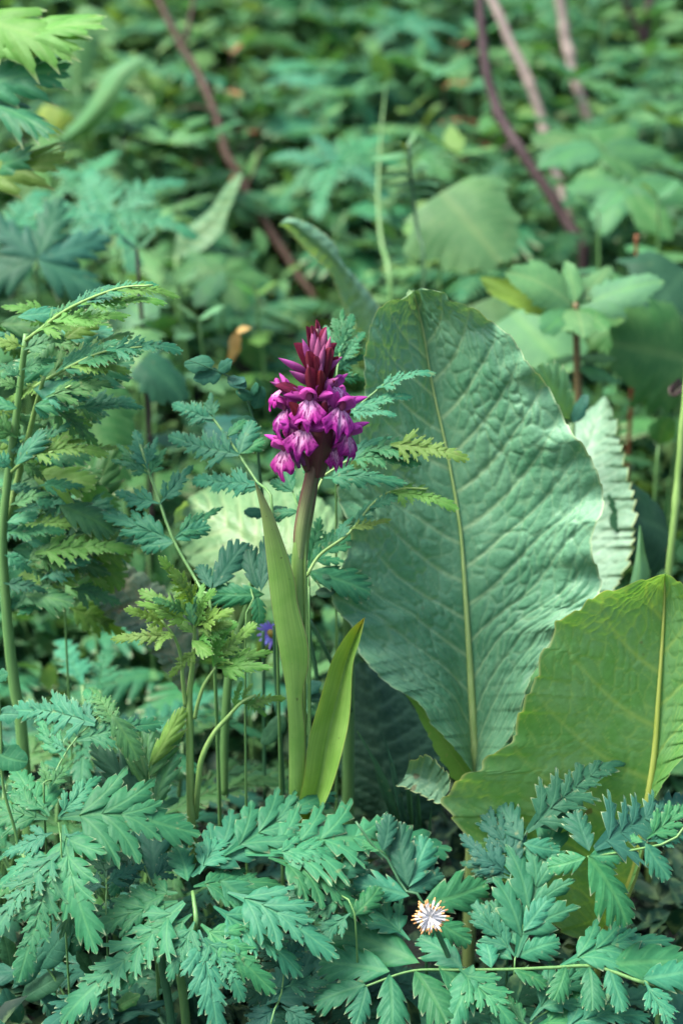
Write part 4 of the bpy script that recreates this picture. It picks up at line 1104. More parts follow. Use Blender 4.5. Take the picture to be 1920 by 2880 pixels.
# F
p = fern_plant('ferny leaf at the right edge over the yellow leaf stalk', ground_under(P(1950, 2440, -.08)))
fern_leaf(p, ((1700, 2405, -.11), (.05, -.72, .68)), [(1960, 2362), (1880, 2372), (1755, 2395), (1650, 2410)],
          [(1652, 2408, 1770, 2572, 'toothed', .85), (1655, 2408, 1745, 2400, 'toothed', 1.0), (1645, 2412, 1550, 2430, 'toothed', 1.0), (1655, 2395, 1625, 2284, 'toothed', .95, 'tealdark'), (1668, 2390, 1925, 2262, 'narrow', 1.5, 'tealdark'),
           (1812, 2372, 1878, 2458, 'toothed', .9), (1815, 2362, 1935, 2268, 'fern', .75), (1820, 2368, 1940, 2330, 'fern', .8), (1805, 2370, 1762, 2350, 'toothed', .9)],
          down=ground_under(P(1990, 2480, -.09)), r=(6, 4), jit=.08)

# H: toothed spray at left centre, I beside it
p = fern_plant('upright ferny spray above the lower left rosette', ground_under(P(130, 2280, -.05)))
fern_leaf(p, ((200, 2090, -.05), (-.1, -.75, .62)), [(125, 2260), (140, 2210), (168, 2148), (219, 2071), (300, 2000)],
          [(219, 2082, 408, 2024, 'narrow', 1.2, 'teal'), (182, 2135, 105, 2022, 'fern', .6, 'teal'), (270, 2040, 50, 2000, 'narrow', 1.3), (272, 2030, 165, 1960, 'narrow', 1.3), (292, 2022, 237, 1938, 'narrow', 1.4), (330, 2050, 262, 1940, 'narrow', 1.2, 'green'),
           (188, 2112, 115, 2079, 'narrow', 1.2), (315, 2010, 378, 2120, 'toothed', .8, 'green'), (145, 2215, 195, 2150, 'fern', .8, 'green'), (140, 2220, 120, 2150, 'fern', .8, 'green')],
          mat='teal', down=ground_under(P(125, 2300, -.05)))
p = fern_plant('bright green toothed leaves between spray and young shoot', ground_under(P(420, 2280, 0)))
fern_leaf(p, ((420, 2180, -.02), (-.1, -.92, .35)), [(430, 2290), (424, 2220), (418, 2150)],
          [(415, 2190, 382, 2048, 'toothed', .6, 'green'), (420, 2170, 413, 2030, 'toothed', .6, 'green'), (420, 2160, 512, 1990, 'toothed', .5, 'lime'), (420, 2185, 494, 2054, 'toothed', .6, 'green'), (434, 2270, 330, 2112, 'toothed', .6, 'green'), (436, 2270, 474, 2112, 'toothed', .6, 'green'),
           (430, 2280, 472, 2205, 'toothed', .7, 'green'), (425, 2280, 300, 2180, 'toothed', .7, 'deep'), (420, 2280, 250, 2100, 'toothed', .55, 'deep')],
          mat='green', down=ground_under(P(430, 2310, -.02)))

# J: tall sprays at the left edge
p = fern_plant('tall lime green ferny plant rising along the left edge', ground_under(P(30, 1900, .08)))
Yj = .07
def Pj(x, y, dz=0.0): return P(x, y, Yj + dz)
tube('stem', [ground_under(P(70, 2100, .07)), Pj(62, 2061), Pj(45, 1950), Pj(28, 1820), Pj(15, 1660), Pj(8, 1500), Pj(25, 1330), Pj(48, 1160), Pj(66, 1010), Pj(75, 940)], [.0050, .0050, .0044, .0036, .0028, .002], M['stem'], p, seg=9, n=40, ribs=.06)
tube('stem', [Pj(20, 1460, .01), Pj(55, 1330, .01), Pj(85, 1210, 0), Pj(105, 1130, -.01), Pj(125, 1060, -.02)], [.0025, .002, .0012], M['stemlime'], p)
st = tube('leaf_stalk', [Pj(70, 960), Pj(110, 930, -.01), Pj(200, 865, -.03), Pj(330, 812, -.05), Pj(430, 802, -.06)], [.0014, .0006], M['stemlime'], p, seg=6)
for (b, tp, k, m, wf, dz) in [((330, 815), (482, 798), 'narrow', 'lime', 1.0, -.055), ((200, 868), (300, 800), 'narrow', 'teal', 1.2, -.03), ((240, 850), (372, 785), 'narrow', 'teal', 1.2, -.04), ((300, 825), (425, 790), 'narrow', 'teal', 1.2, -.05),
                              ((130, 915), (215, 830), 'narrow', 'teal', 1.3, -.01), ((150, 905), (330, 855), 'narrow', 'lime', 1.2, -.03), ((230, 860), (430, 815), 'narrow', 'lime', 1.0, -.04), ((100, 935), (250, 885), 'fern', 'lime', .9, -.02)]:
    leaf('leaflet', Pj(*b, dz), Pj(*tp, dz), (-.25, -.55, .8), st, k, m, wf)
st = tube('leaf_stalk', [Pj(97, 1090), Pj(180, 1040, -.02), Pj(290, 990, -.03), Pj(400, 975, -.04)], [.0014, .0006], M['stemlime'], p, seg=6)
for (b, tp, k, m, wf, dz) in [((300, 985), (488, 968), 'narrow', 'teal', 1.2, -.04), ((220, 1020), (365, 960), 'narrow', 'teal', 1.5, -.03), ((160, 1050), (300, 950), 'fern', 'teal', .9, -.02), ((200, 1030), (345, 1015), 'narrow', 'lime', 1.2, -.03), ((130, 1070), (313, 922), 'narrow', 'green', 1.1, -.01), ((260, 1000), (300, 1045), 'narrow', 'lime', 1.2, -.03)]:
    leaf('leaflet', Pj(*b, dz), Pj(*tp, dz), (-.2, -.6, .75), st, k, m, wf)
st = tube('leaf_stalk', [Pj(97, 1150), Pj(150, 1110, -.02), Pj(200, 1085, -.03)], [.0013, .0007], M['stemlime'], p, seg=6)
for (b, tp, k, m, wf, dz) in [((130, 1120), (308, 1058), 'fern', 'green', .7, -.03), ((97, 1140), (192, 1132), 'toothed', 'teal', .9, -.03), ((97, 1145), (138, 1172), 'toothed', 'teal', .9, -.03), ((120, 1125), (230, 1110), 'fern', 'teal', .9, -.03), ((68, 975), (-20, 945), 'fern', 'lime', .9, -.02), ((66, 985), (165, 942), 'fern', 'green', .9, -.02),
                              ((60, 1040), (140, 1000), 'fern', 'teal', 1.0, -.02), ((55, 1090), (-10, 1060), 'fern', 'green', .9, -.02), ((50, 1150), (-30, 1120), 'toothed', 'teal', .9, -.02), ((60, 1060), (10, 1020), 'fern', 'teal', .9, -.03)]:
    leaf('leaflet', Pj(*b, dz), Pj(*tp, dz), (-.1, -.7, .7), st, k, m, wf)
st = tube('leaf_stalk', [Pj(30, 1330), Pj(80, 1290, -.02), Pj(150, 1270, -.03)], [.0013, .0007], M['stemlime'], p, seg=6)
for (b, tp, k, m, wf, dz) in [((75, 1275), (276, 1260), 'narrow', 'lime', 1.1, -.03), ((80, 1290), (168, 1190), 'fern', 'teal', .8, -.02), ((60, 1300), (130, 1340), 'fern', 'green', .9, -.02), ((35, 1320), (-20, 1260), 'fern', 'teal', .9, -.02), ((45, 1310), (110, 1210), 'toothed', 'teal', .8, -.03), ((30, 1420), (120, 1380), 'fern', 'green', .9, -.02), ((20, 1470), (100, 1440), 'toothed', 'teal', .9, -.02),
                              ((25, 1500), (160, 1478), 'narrow', 'teal', 1.3, -.02), ((15, 1560), (90, 1600), 'fern', 'teal', .9, -.02), ((100, 1560), (334, 1518), 'narrow', 'lime', 1.2, -.02), ((110, 1570), (190, 1600), 'fern', 'green', .9, -.02), ((10, 1640), (120, 1650), 'fern', 'tealdark', .8, -.02), ((80, 1580), (130, 1530), 'fern', 'green', .9, -.02), ((90, 1400), (170, 1420), 'fern', 'teal', .8, 0)]:
    leaf('leaflet', Pj(*b, dz), Pj(*tp, dz), (-.1, -.65, .75), st, k, m, wf)
for i in range(85):
    x, y = random.uniform(-30, 230), random.uniform(880, 1720)
    a = random.uniform(-1.0, 0.9) if random.random() < .75 else random.uniform(2.3, 3.9)
    l = random.uniform(110, 210)
    dz = random.uniform(-.015, .05)
    leaf('leaflet', Pj(x, y, dz), Pj(x + l * math.cos(a), y + l * math.sin(a) * .8, dz - random.uniform(-.01, .02)), (random.uniform(-.35, .2), -.65, .75), st, random.choice(['fern', 'narrow', 'toothed']), random.choice(['teal', 'green', 'lime', 'lime', 'teal', 'green']), random.uniform(.8, 1.1))
p = fern_plant('twin pointed leaflets in the dark gap left of centre', ground_under(P(200, 1650, .12)))
fern_leaf(p, ((204, 1485, .12), (.1, -.9, .4)), [(180, 1640), (200, 1520), (212, 1470)], [(204, 1490, 316, 1260, 'toothed', .65, 'green'), (210, 1485, 310, 1376, 'toothed', .8, 'green'), (205, 1490, 235, 1330, 'toothed', .7, 'teal'), (200, 1500, 130, 1430, 'fern', .9, 'deep'), (195, 1560, 280, 1560, 'fern', .8, 'tealdark')], down=ground_under(P(180, 1680, .12)))
# K
p = fern_plant('blue green ferny leaf pointing up left of the orchid', ground_under(P(560, 1780, .06)))
fern_leaf(p, ((470, 1450, .05), (-.1, -.88, .46)), [(600, 1800), (561, 1653), (490, 1524), (451, 1417), (417, 1320), (395, 1250)],
          [(417, 1322, 384, 1212, 'fern', .9), (420, 1335, 322, 1289, 'fern', .6), (418, 1325, 328, 1246, 'fern', .55), (424, 1340, 462, 1262, 'fern', .8), (415, 1310, 436, 1232, 'fern', .7), (451, 1417, 322, 1383, 'fern', .75), (451, 1417, 530, 1312, 'fern', .8),
           (490, 1522, 280, 1440, 'fern', .62), (492, 1515, 608, 1425, 'fern', .6), (490, 1526, 395, 1531, 'toothed', .9), (494, 1518, 588, 1478, 'toothed', .9)],
          mat='teal', stalkmat='stem', down=ground_under(P(610, 1840, .06)), r=(7, 4), jit=.10)
# L
p = fern_plant('ferny leaf arching up directly left of the orchid flower', ground_under(P(780, 1640, .07)))
fern_leaf(p, ((640, 1230, .06), (-.15, -.80, .58)), [(770, 1520), (735, 1380), (674, 1282), (606, 1185), (550, 1140)],
          [(600, 1180, 484, 1117, 'narrow', 1.4), (606, 1180, 590, 1105, 'fern', .8), (602, 1190, 485, 1142, 'narrow', 1.3), (674, 1282, 480, 1216, 'narrow', 1.3), (674, 1280, 708, 1180, 'toothed', .95), (678, 1278, 742, 1233, 'toothed', .9), (727, 1364, 530, 1334, 'narrow', 1.2), (735, 1372, 650, 1360, 'toothed', .9), (640, 1230, 690, 1170, 'toothed', .8)],
          down=ground_under(P(790, 1680, .07)), r=(6, 3.5), jit=.10)
# leaflets right behind the stalk
p = fern_plant('ferny leaflet peeking between orchid stalk and its tall leaf', ground_under(P(820, 1640, .05)))
fern_leaf(p, ((830, 1420, .05), (0, -.85, .5)), [(860, 1560), (840, 1450), (822, 1380)], [(822, 1384, 795, 1305, 'toothed', 1.0), (824, 1384, 760, 1350, 'toothed', .8), (835, 1425, 870, 1360, 'toothed', .8), (838, 1440, 770, 1440, 'toothed', .8)], down=ground_under(P(870, 1650, .05)))
# M
p = fern_plant('dark ferny leaf tucked left of the tall orchid leaf', ground_under(P(660, 1820, .035)))
fern_leaf(p, ((690, 1640, .03), (0, -.88, .45)), [(690, 1800), (720, 1690), (700, 1640)], [(600, 1655, 690, 1520, 'toothed', .85, 'tealdark'), (725, 1660, 695, 1520, 'toothed', .75, 'tealdark'), (745, 1672, 585, 1668, 'toothed', .75, 'teal'), (722, 1675, 728, 1755, 'toothed', 1.0, 'teal'), (595, 1655, 560, 1580, 'toothed', .9, 'tealdark'), (735, 1665, 748, 1500, 'toothed', .6, 'tealdark')], down=ground_under(P(680, 1860, .03)))
pxtube('leaf_stalk', [(715, 1620, .06), (690, 1720, .06), (650, 1850, .06), (632, 2060, .06), (630, 2240, .06)], [7, 11, 13, 13, 13], M['stem'], p)
# N, O: leaves right of the orchid over the big leaf
p = fern_plant('ferny leaf right of the orchid stalk hanging over the big leaf', ground_under(P(880, 1720, .05)))
fern_leaf(p, ((870, 1600, .045), (.1, -.80, .55)), [(870, 1780), (866, 1660), (864, 1605), (900, 1530)], [(868, 1600, 1005, 1470, 'fern', .8), (868, 1608, 1045, 1660, 'toothed', .85), (864, 1600, 905, 1462, 'fern', .8), (880, 1560, 960, 1490, 'fern', .9), (868, 1612, 930, 1640, 'toothed', .9), (862, 1606, 800, 1560, 'toothed', .9)], down=ground_under(P(872, 1800, .045)))
p = fern_plant('arching lime backed fern leaves crossing the big leaf', ground_under(P(860, 1720, .06)))
fern_leaf(p, ((1000, 1300, .045), (-.35, -.60, .72)), [(858, 1600), (870, 1450), (905, 1345), (960, 1305), (1040, 1268), (1150, 1245)],
          [(1100, 1255, 1278, 1276, 'narrow', 1.2, 'lime'), (1040, 1270, 1215, 1232, 'narrow', 1.3, 'teal'), (960, 1305, 1075, 1215, 'fern', .7, 'teal'), (905, 1345, 1106, 1336, 'fern', .6, 'teal'), (980, 1295, 1150, 1280, 'narrow', 1.2, 'teal'), (905, 1345, 850, 1290, 'fern', .8, 'teal')],
          stalkmat='stemlime', r=(6, 3), down=ground_under(P(850, 1680, .06)))
fern_leaf(p, ((1050, 1420, .045), (-.45, -.55, .70)), [(862, 1620), (900, 1560), (980, 1500), (1060, 1405), (1130, 1375), (1200, 1375)],
          [(1100, 1385, 1252, 1408, 'narrow', 1.1, 'lime'), (1040, 1430, 1140, 1370, 'narrow', 1.3, 'teal'), (1000, 1480, 1060, 1390, 'fern', .8, 'teal'), (950, 1525, 980, 1450, 'fern', .9, 'teal'), (990, 1490, 1080, 1450, 'narrow', 1.2, 'lime')],
          stalkmat='stemlime', r=(5, 3))
fern_leaf(p, ((1050, 1120, .05), (-.4, -.6, .7)), [(905, 1345), (930, 1230), (1000, 1150), (1080, 1080)],
          [(1060, 1095, 1198, 1036, 'narrow', 1.1, 'teal'), (1000, 1150, 1130, 1090, 'narrow', 1.2, 'teal'), (980, 1165, 1090, 1150, 'narrow', 1.2, 'teal'), (960, 1190, 1000, 1100, 'fern', .8, 'teal')], stalkmat='stem', r=(4, 2.5))
p = fern_plant('small blue green fern tip behind the orchid buds', ground_under(P(960, 1240, .12)))
fern_leaf(p, ((955, 1000, .10), (.05, -.92, .35)), [(945, 1160), (950, 1060), (958, 980)], [(955, 1000, 962, 868, 'fern', .55), (955, 1010, 935, 900, 'narrow', 1.4), (957, 1000, 992, 890, 'narrow', 1.4), (955, 1020, 1010, 932, 'narrow', 1.5), (952, 1040, 1022, 1005, 'narrow', 1.5), (955, 1010, 915, 920, 'narrow', 1.3), (950, 1060, 1030, 1070, 'fern', .6)], down=ground_under(P(945, 1250, .1)))

# G: young lime shoot
t = thing('young_shoot', 'upright young lime green shoot with crinkled unfolding leaves', 'plant', ground_under(P(540, 2300, .0)))
Yg = -.005
main = pxtube('stem', [(545, 2420, 0), (537, 2275, Yg), (534, 2100, Yg), (533, 1960, Yg), (543, 1857, Yg), (548, 1765, Yg), (545, 1700, Yg)], [13, 13, 12, 11, 9, 6, 4], M['stemlime'], t, n=36)
for pts, w in [([(522, 1985, Yg), (513, 1900, Yg - .005), (510, 1850, Yg - .005), (490, 1790, Yg - .01), (455, 1745, Yg - .012)], [7, 6, 5, 3]), ([(551, 2300, 0), (556, 2220, Yg - .006), (566, 2138, Yg - .008), (600, 2065, Yg - .008), (638, 2020, Yg - .008), (680, 1975, Yg - .008), (720, 1955, Yg - .008)], [9, 9, 9, 8, 6, 4]),
               ([(548, 2020, Yg - .003), (556, 1980, Yg - .005), (575, 1925, Yg - .006), (607, 1877, Yg - .006)], [6, 6, 4])]:
    pxtube('leaf_stalk', pts, w, M['stemlime'], t, seg=7)
for (bx, by, tx, ty, k, m, wf) in [(490, 1790, 325, 1785, 'narrow', 'lime', 1.0), (470, 1765, 380, 1722, 'narrow', 'lime', 1.3), (480, 1770, 440, 1810, 'narrow', 'lime', 1.4), (535, 1750, 420, 1695, 'fern', 'lime', .7), (540, 1730, 408, 1664, 'narrow', 'lime', 1.4), (530, 1690, 468, 1596, 'narrow', 'lime', 1.1), (545, 1700, 512, 1618, 'narrow', 'lime', 1.4), (550, 1740, 560, 1650, 'fern', 'lime', .8), (555, 1750, 586, 1672, 'narrow', 'lime', 1.4),
                                   (560, 1760, 622, 1718, 'fern', 'lime', .8), (560, 1775, 624, 1752, 'narrow', 'lime', 1.5), (545, 1720, 590, 1740, 'toothed', 'lime', .9), (545, 1780, 500, 1740, 'toothed', 'lime', .9), (560, 1800, 640, 1760, 'narrow', 'lime', 1.4), (556, 1830, 482, 1902, 'narrow', 'lime', 1.2), (540, 1800, 590, 1830, 'toothed', 'lime', .9), (520, 1720, 455, 1685, 'narrow', 'green', 1.3),
                                   (607, 1878, 720, 1862, 'fern', 'lime', .8), (610, 1870, 748, 1832, 'fern', 'lime', .7), (600, 1870, 690, 1770, 'narrow', 'lime', 1.3), (600, 1875, 633, 1768, 'narrow', 'lime', 1.3), (605, 1868, 660, 1820, 'toothed', 'green', .9), (680, 1978, 793, 1952, 'narrow', 'lime', 1.1), (690, 1970, 746, 2012, 'narrow', 'lime', 1.3), (680, 1972, 702, 1926, 'narrow', 'lime', 1.4), (660, 1990, 668, 1935, 'narrow', 'lime', 1.3), (545, 1760, 530, 1680, 'toothed', 'green', .8), (550, 1765, 560, 1700, 'toothed', 'lime', .8)]:
    dy = random.uniform(-.012, .012)
    leaf('leaf', P(bx, by, Yg - .006), P(tx, ty, Yg - .006 + dy - .006), (random.uniform(-.4, .4), -.75, .6), t, k, m, wf)

# vetch with oval leaflets left of the orchid
t = thing('vetch_plant', 'slender vetch with small oval leaflets left of the orchid', 'plant', ground_under(P(760, 1460, .09)))
v = pxtube('stem', [(770, 1700, .08), (750, 1500, .08), (730, 1330, .08), (722, 1230, .08), (700, 1140, .08), (664, 1075, .08), (614, 1045, .075), (530, 1012, .07)], [5, 6, 6, 5, 4, 3, 2, 1], M['stemdeep'], t, seg=6, n=40)
for (bx, by, tx, ty) in [(605, 1020, 522, 1018), (625, 1050, 546, 1064), (612, 1042, 648, 1012), (650, 1068, 684, 1068), (640, 1060, 690, 1085), (715, 1120, 672, 1100), (715, 1150, 730, 1095), (725, 1190, 655, 1180), (705, 1110, 720, 1080), (742, 1440, 690, 1440), (745, 1460, 800, 1430)]:
    leaf('leaflet', P(bx, by, .078), P(tx, ty, .07), (random.uniform(-.3, .3), -.7, .6), v, 'ovate', 'tealdark', 1.1)
t = thing('vetch_plant', 'thin vetch with oval leaflets cut by the left edge', 'plant', ground_under(P(60, 2440, -.15)))
v = pxtube('stem', [(55, 2400, -.15), (42, 2330, -.15), (10, 2210, -.15), (3, 2050, -.15), (-5, 1900, -.15)], [5, 5, 5, 4, 3], M['stem'], t, seg=6)
for (bx, by, tx, ty) in [(-5, 2010, 47, 2008), (-15, 2115, 75, 2138), (-10, 1910, 20, 1895), (5, 2120, -40, 2080)]:
    leaf('leaflet', P(bx, by, -.15), P(tx, ty, -.16), (0, -.75, .6), v, 'ovate', 'teal', 1.5)
t = thing('vetch_plant', 'thin dark green vetch stems right behind the orchid stem', 'plant', ground_under(P(900, 2000, .06)))
v = pxtube('stem', [(905, 2120, .06), (890, 1900, .06), (870, 1780, .06), (868, 1650, .06), (866, 1600, .06)], [5, 6, 6, 5, 4], M['stemdeep'], t, seg=6)
pxtube('stem', [(990, 2000, .07), (940, 1880, .065), (900, 1800, .06), (868, 1740, .06)], [5, 6, 6, 6], M['stemdeep'], t, seg=6)
pxtube('tendril', [(880, 1620, .05), (910, 1665, .05), (940, 1695, .05), (948, 1760, .05), (950, 1830, .05)], [1.5, 2, 2.5, 2, 1.5], M['stem'], t, seg=5)
for (bx, by, tx, ty, m) in [(880, 1612, 925, 1620, 'deep'), (885, 1666, 942, 1660, 'deep'), (800, 2010, 735, 2095, 'deep'), (840, 1960, 900, 1920, 'tealdark'), (845, 1950, 910, 1960, 'deep')]:
    leaf('leaflet', P(bx, by, .045), P(tx, ty, .04), (0, -.7, .7), v, 'ovate', m, .9)
pxtube('leaf_stalk', [(800, 2300, .05), (790, 2100, .05), (775, 1900, .05), (770, 1760, .05)], [6, 6, 6, 4], M['stemdeep'], t, seg=6)

# dark lance leaves at bottom left, grass blades
t = thing('low_herb', 'dark lance-leaved herb in the shade at the bottom left corner', 'plant', ground_under(P(140, 2800, -.10)))
v = pxtube('stem', [(230, 2900, -.12), (210, 2850, -.12), (165, 2770, -.115), (128, 2717, -.11), (85, 2680, -.10)], [4, 4, 4, 3], M['stem'], t, seg=6)
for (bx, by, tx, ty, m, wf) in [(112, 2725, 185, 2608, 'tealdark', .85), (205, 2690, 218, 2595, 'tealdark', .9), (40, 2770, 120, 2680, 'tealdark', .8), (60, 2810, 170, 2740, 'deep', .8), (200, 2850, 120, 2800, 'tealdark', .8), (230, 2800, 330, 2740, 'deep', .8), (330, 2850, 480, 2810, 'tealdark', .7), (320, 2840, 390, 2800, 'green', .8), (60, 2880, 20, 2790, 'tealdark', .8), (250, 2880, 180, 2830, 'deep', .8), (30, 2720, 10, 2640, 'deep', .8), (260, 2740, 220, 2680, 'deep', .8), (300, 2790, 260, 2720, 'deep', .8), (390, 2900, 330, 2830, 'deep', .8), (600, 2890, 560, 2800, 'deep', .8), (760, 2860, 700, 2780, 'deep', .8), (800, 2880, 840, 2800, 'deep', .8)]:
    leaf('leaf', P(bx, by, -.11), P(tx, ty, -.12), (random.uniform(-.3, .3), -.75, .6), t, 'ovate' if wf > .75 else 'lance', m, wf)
t = thing('grass_tuft', 'thin dark grass blades in the gap before the backlit leaf', 'grass tuft', ground_under(P(1140, 2360, .05)))
for (bx, by, tx, ty) in [(1130, 2330, 1050, 2080), (1140, 2330, 1095, 2100), (1150, 2340, 1100, 2180), (1120, 2340, 1060, 2180), (1165, 2350, 1130, 2150), (1180, 2380, 1190, 2230), (1200, 2500, 1210, 2300), (1190, 2420, 1160, 2260)]:
    leaf('blade', P(bx, by, .04), P(tx, ty, .03), (random.uniform(-.5, .5), -.8, .3), t, 'lance', 'deep', .3)
t = thing('grass_tuft', 'fine grass blades behind the arching right side stalk', 'grass tuft', ground_under(P(1850, 1600, .3)))
for (bx, by, tx, ty) in [(1850, 1600, 1790, 1480), (1860, 1600, 1880, 1420), (1870, 1600, 1920, 1500), (1840, 1580, 1900, 1380), (1850, 1590, 1760, 1400)]:
    leaf('blade', P(bx, by, .3), P(tx, ty, .28), (random.uniform(-.5, .5), -.8, .3), t, 'lance', 'green', .3)

# small filler ferns low in the shade, between the traced ones
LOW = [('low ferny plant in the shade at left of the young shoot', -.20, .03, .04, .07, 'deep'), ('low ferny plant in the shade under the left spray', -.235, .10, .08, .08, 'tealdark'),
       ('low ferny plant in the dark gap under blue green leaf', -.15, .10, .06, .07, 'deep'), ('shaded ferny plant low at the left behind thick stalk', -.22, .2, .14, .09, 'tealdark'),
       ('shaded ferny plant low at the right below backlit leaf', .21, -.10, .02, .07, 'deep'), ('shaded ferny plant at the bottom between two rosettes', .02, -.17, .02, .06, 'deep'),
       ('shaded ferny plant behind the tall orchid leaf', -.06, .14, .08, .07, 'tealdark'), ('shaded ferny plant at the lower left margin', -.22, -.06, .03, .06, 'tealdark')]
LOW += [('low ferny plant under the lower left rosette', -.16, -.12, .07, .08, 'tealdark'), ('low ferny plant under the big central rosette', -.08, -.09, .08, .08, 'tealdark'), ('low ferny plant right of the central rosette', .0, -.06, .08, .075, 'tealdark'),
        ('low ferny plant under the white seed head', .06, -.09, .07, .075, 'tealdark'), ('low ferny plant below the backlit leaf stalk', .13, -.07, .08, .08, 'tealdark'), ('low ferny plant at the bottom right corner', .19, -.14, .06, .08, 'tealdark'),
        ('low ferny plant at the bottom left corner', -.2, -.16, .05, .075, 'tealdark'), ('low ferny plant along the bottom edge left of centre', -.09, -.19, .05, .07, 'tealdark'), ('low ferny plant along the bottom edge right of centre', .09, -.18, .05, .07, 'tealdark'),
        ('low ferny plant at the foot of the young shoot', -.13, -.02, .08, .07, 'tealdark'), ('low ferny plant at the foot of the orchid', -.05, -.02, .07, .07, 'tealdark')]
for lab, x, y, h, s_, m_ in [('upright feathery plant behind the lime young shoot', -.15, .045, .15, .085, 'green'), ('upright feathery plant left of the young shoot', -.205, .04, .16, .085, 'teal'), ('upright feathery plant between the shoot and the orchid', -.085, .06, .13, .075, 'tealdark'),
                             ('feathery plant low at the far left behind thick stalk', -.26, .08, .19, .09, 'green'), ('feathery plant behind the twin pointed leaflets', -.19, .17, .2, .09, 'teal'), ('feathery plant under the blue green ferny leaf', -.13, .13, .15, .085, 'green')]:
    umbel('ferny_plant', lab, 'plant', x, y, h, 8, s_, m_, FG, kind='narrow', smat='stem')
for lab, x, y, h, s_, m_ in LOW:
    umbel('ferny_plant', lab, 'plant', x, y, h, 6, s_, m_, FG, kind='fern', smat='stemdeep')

# ------------------------------------------------------------------ the orchid
def petal_mat(name, base, tipc, pale, streak, pale_end=0.35, streak_amt=0.8):
    m, nt, pb, out = base_mat(name)
    A = lambda k: nn(nt, 'ShaderNodeAttribute', attribute_name=k).outputs['Fac']
    geo = nn(nt, 'ShaderNodeNewGeometry'); tc = nn(nt, 'ShaderNodeTexCoord')
    pu, pv = A('pu'), A('pv')
    n0 = noise(nt, tc.outputs['Object'], 5, 3)
    c = mix_(nt, sstep(nt, math_(nt, 'ADD', pv, math_(nt, 'MULTIPLY', n0, 0.3)), 0.4, 1.1), base, tipc)
    if pale:
        w = math_(nt, 'SUBTRACT', 1.0, sstep(nt, math_(nt, 'ADD', math_(nt, 'ADD', pv, math_(nt, 'MULTIPLY', math_(nt, 'ABSOLUTE', pu), 0.45)), math_(nt, 'MULTIPLY', math_(nt, 'SUBTRACT', n0, 0.5), 0.5)), pale_end * 0.7, pale_end * 1.8))
        c = mix_(nt, math_(nt, 'MULTIPLY', w, 0.9), c, pale)
    if streak:
        cb = nn(nt, 'ShaderNodeCombineXYZ')
        nt.links.new(math_(nt, 'MULTIPLY', pu, 7.0), cb.inputs[0]); nt.links.new(math_(nt, 'MULTIPLY', pv, 3.0), cb.inputs[1])
        oi = nn(nt, 'ShaderNodeObjectInfo'); nt.links.new(math_(nt, 'MULTIPLY', oi.outputs['Random'], 20.0), cb.inputs[2])
        n1 = noise(nt, cb.outputs[0], 1.3, 2)
        c = mix_(nt, math_(nt, 'MULTIPLY', sstep(nt, n1, 0.52, 0.60), streak_amt), c, streak)
        if streak_amt > .8:
            vo = nn(nt, 'ShaderNodeTexVoronoi'); setin(vo, Scale=1.4)
            nt.links.new(cb.outputs[0], vo.inputs['Vector'])
            c = mix_(nt, math_(nt, 'MULTIPLY', math_(nt, 'SUBTRACT', 1.0, sstep(nt, vo.outputs['Distance'], 0.18, 0.32)), .85), c, streak)
    oi2 = nn(nt, 'ShaderNodeObjectInfo'); hs = nn(nt, 'ShaderNodeHueSaturation')
    nt.links.new(math_(nt, 'ADD', math_(nt, 'MULTIPLY', oi2.outputs['Random'], 0.6), 0.75), hs.inputs['Value'])
    nt.links.new(math_(nt, 'ADD', math_(nt, 'MULTIPLY', math_(nt, 'FRACT', math_(nt, 'MULTIPLY', oi2.outputs['Random'], 5.7)), 0.03), 0.485), hs.inputs['Hue'])
    nt.links.new(c, hs.inputs['Color']); c = hs.outputs[0]
    c2 = mix_(nt, geo.outputs['Backfacing'], c, mix_(nt, 0.35, c, (0.30, 0.12, 0.30)))
    finish_leaf(nt, pb, out, c2, 0.30, (1.2, 0.8, 1.15), 0.6, 0.18)
    bp = nn(nt, 'ShaderNodeBump'); setin(bp, Strength=0.2, Distance=0.0006)
    nt.links.new(noise(nt, tc.outputs['Object'], 22, 3), bp.inputs['Height']); nt.links.new(bp.outputs[0], pb.inputs['Normal'])
    return m


PM = {'lip': petal_mat('petal_lip', (0.30, 0.038, 0.21), (0.26, 0.014, 0.18), (0.56, 0.30, 0.46), (0.13, 0.003, 0.09), .48, .95),
      'sepal': petal_mat('petal_sepal', (0.28, 0.045, 0.22), (0.33, 0.035, 0.25), (0.40, 0.17, 0.33), (0.13, 0.006, 0.10), .2, .35),
      'hood': petal_mat('petal_hood', (0.25, 0.024, 0.17), (0.36, 0.045, 0.26), None, (0.11, 0.005, 0.07), .2, .4),
      'spur': petal_mat('petal_spur', (0.24, 0.05, 0.21), (0.22, 0.035, 0.18), None, (0.20, 0.02, 0.16), .2, .4),
      'throat': petal_mat('petal_throat', (0.16, 0.006, 0.020), (0.24, 0.015, 0.03), None, None),
      'bud': petal_mat('petal_bud', (0.17, 0.017, 0.040), (0.36, 0.075, 0.15), None, (0.10, 0.008, 0.022), .2, .4),
      'pinkbud': petal_mat('petal_pink_bud', (0.22, 0.018, 0.13), (0.40, 0.075, 0.27), None, (0.14, 0.010, 0.07), .2, .4),
      'bract': petal_mat('bract', (0.105, 0.010, 0.024), (0.17, 0.020, 0.040), None, (0.050, 0.014, 0.016), .2, .5),
      'ovary': petal_mat('ovary', (0.085, 0.012, 0.035), (0.16, 0.02, 0.09), None, (0.05, 0.02, 0.02), .2, .4)}


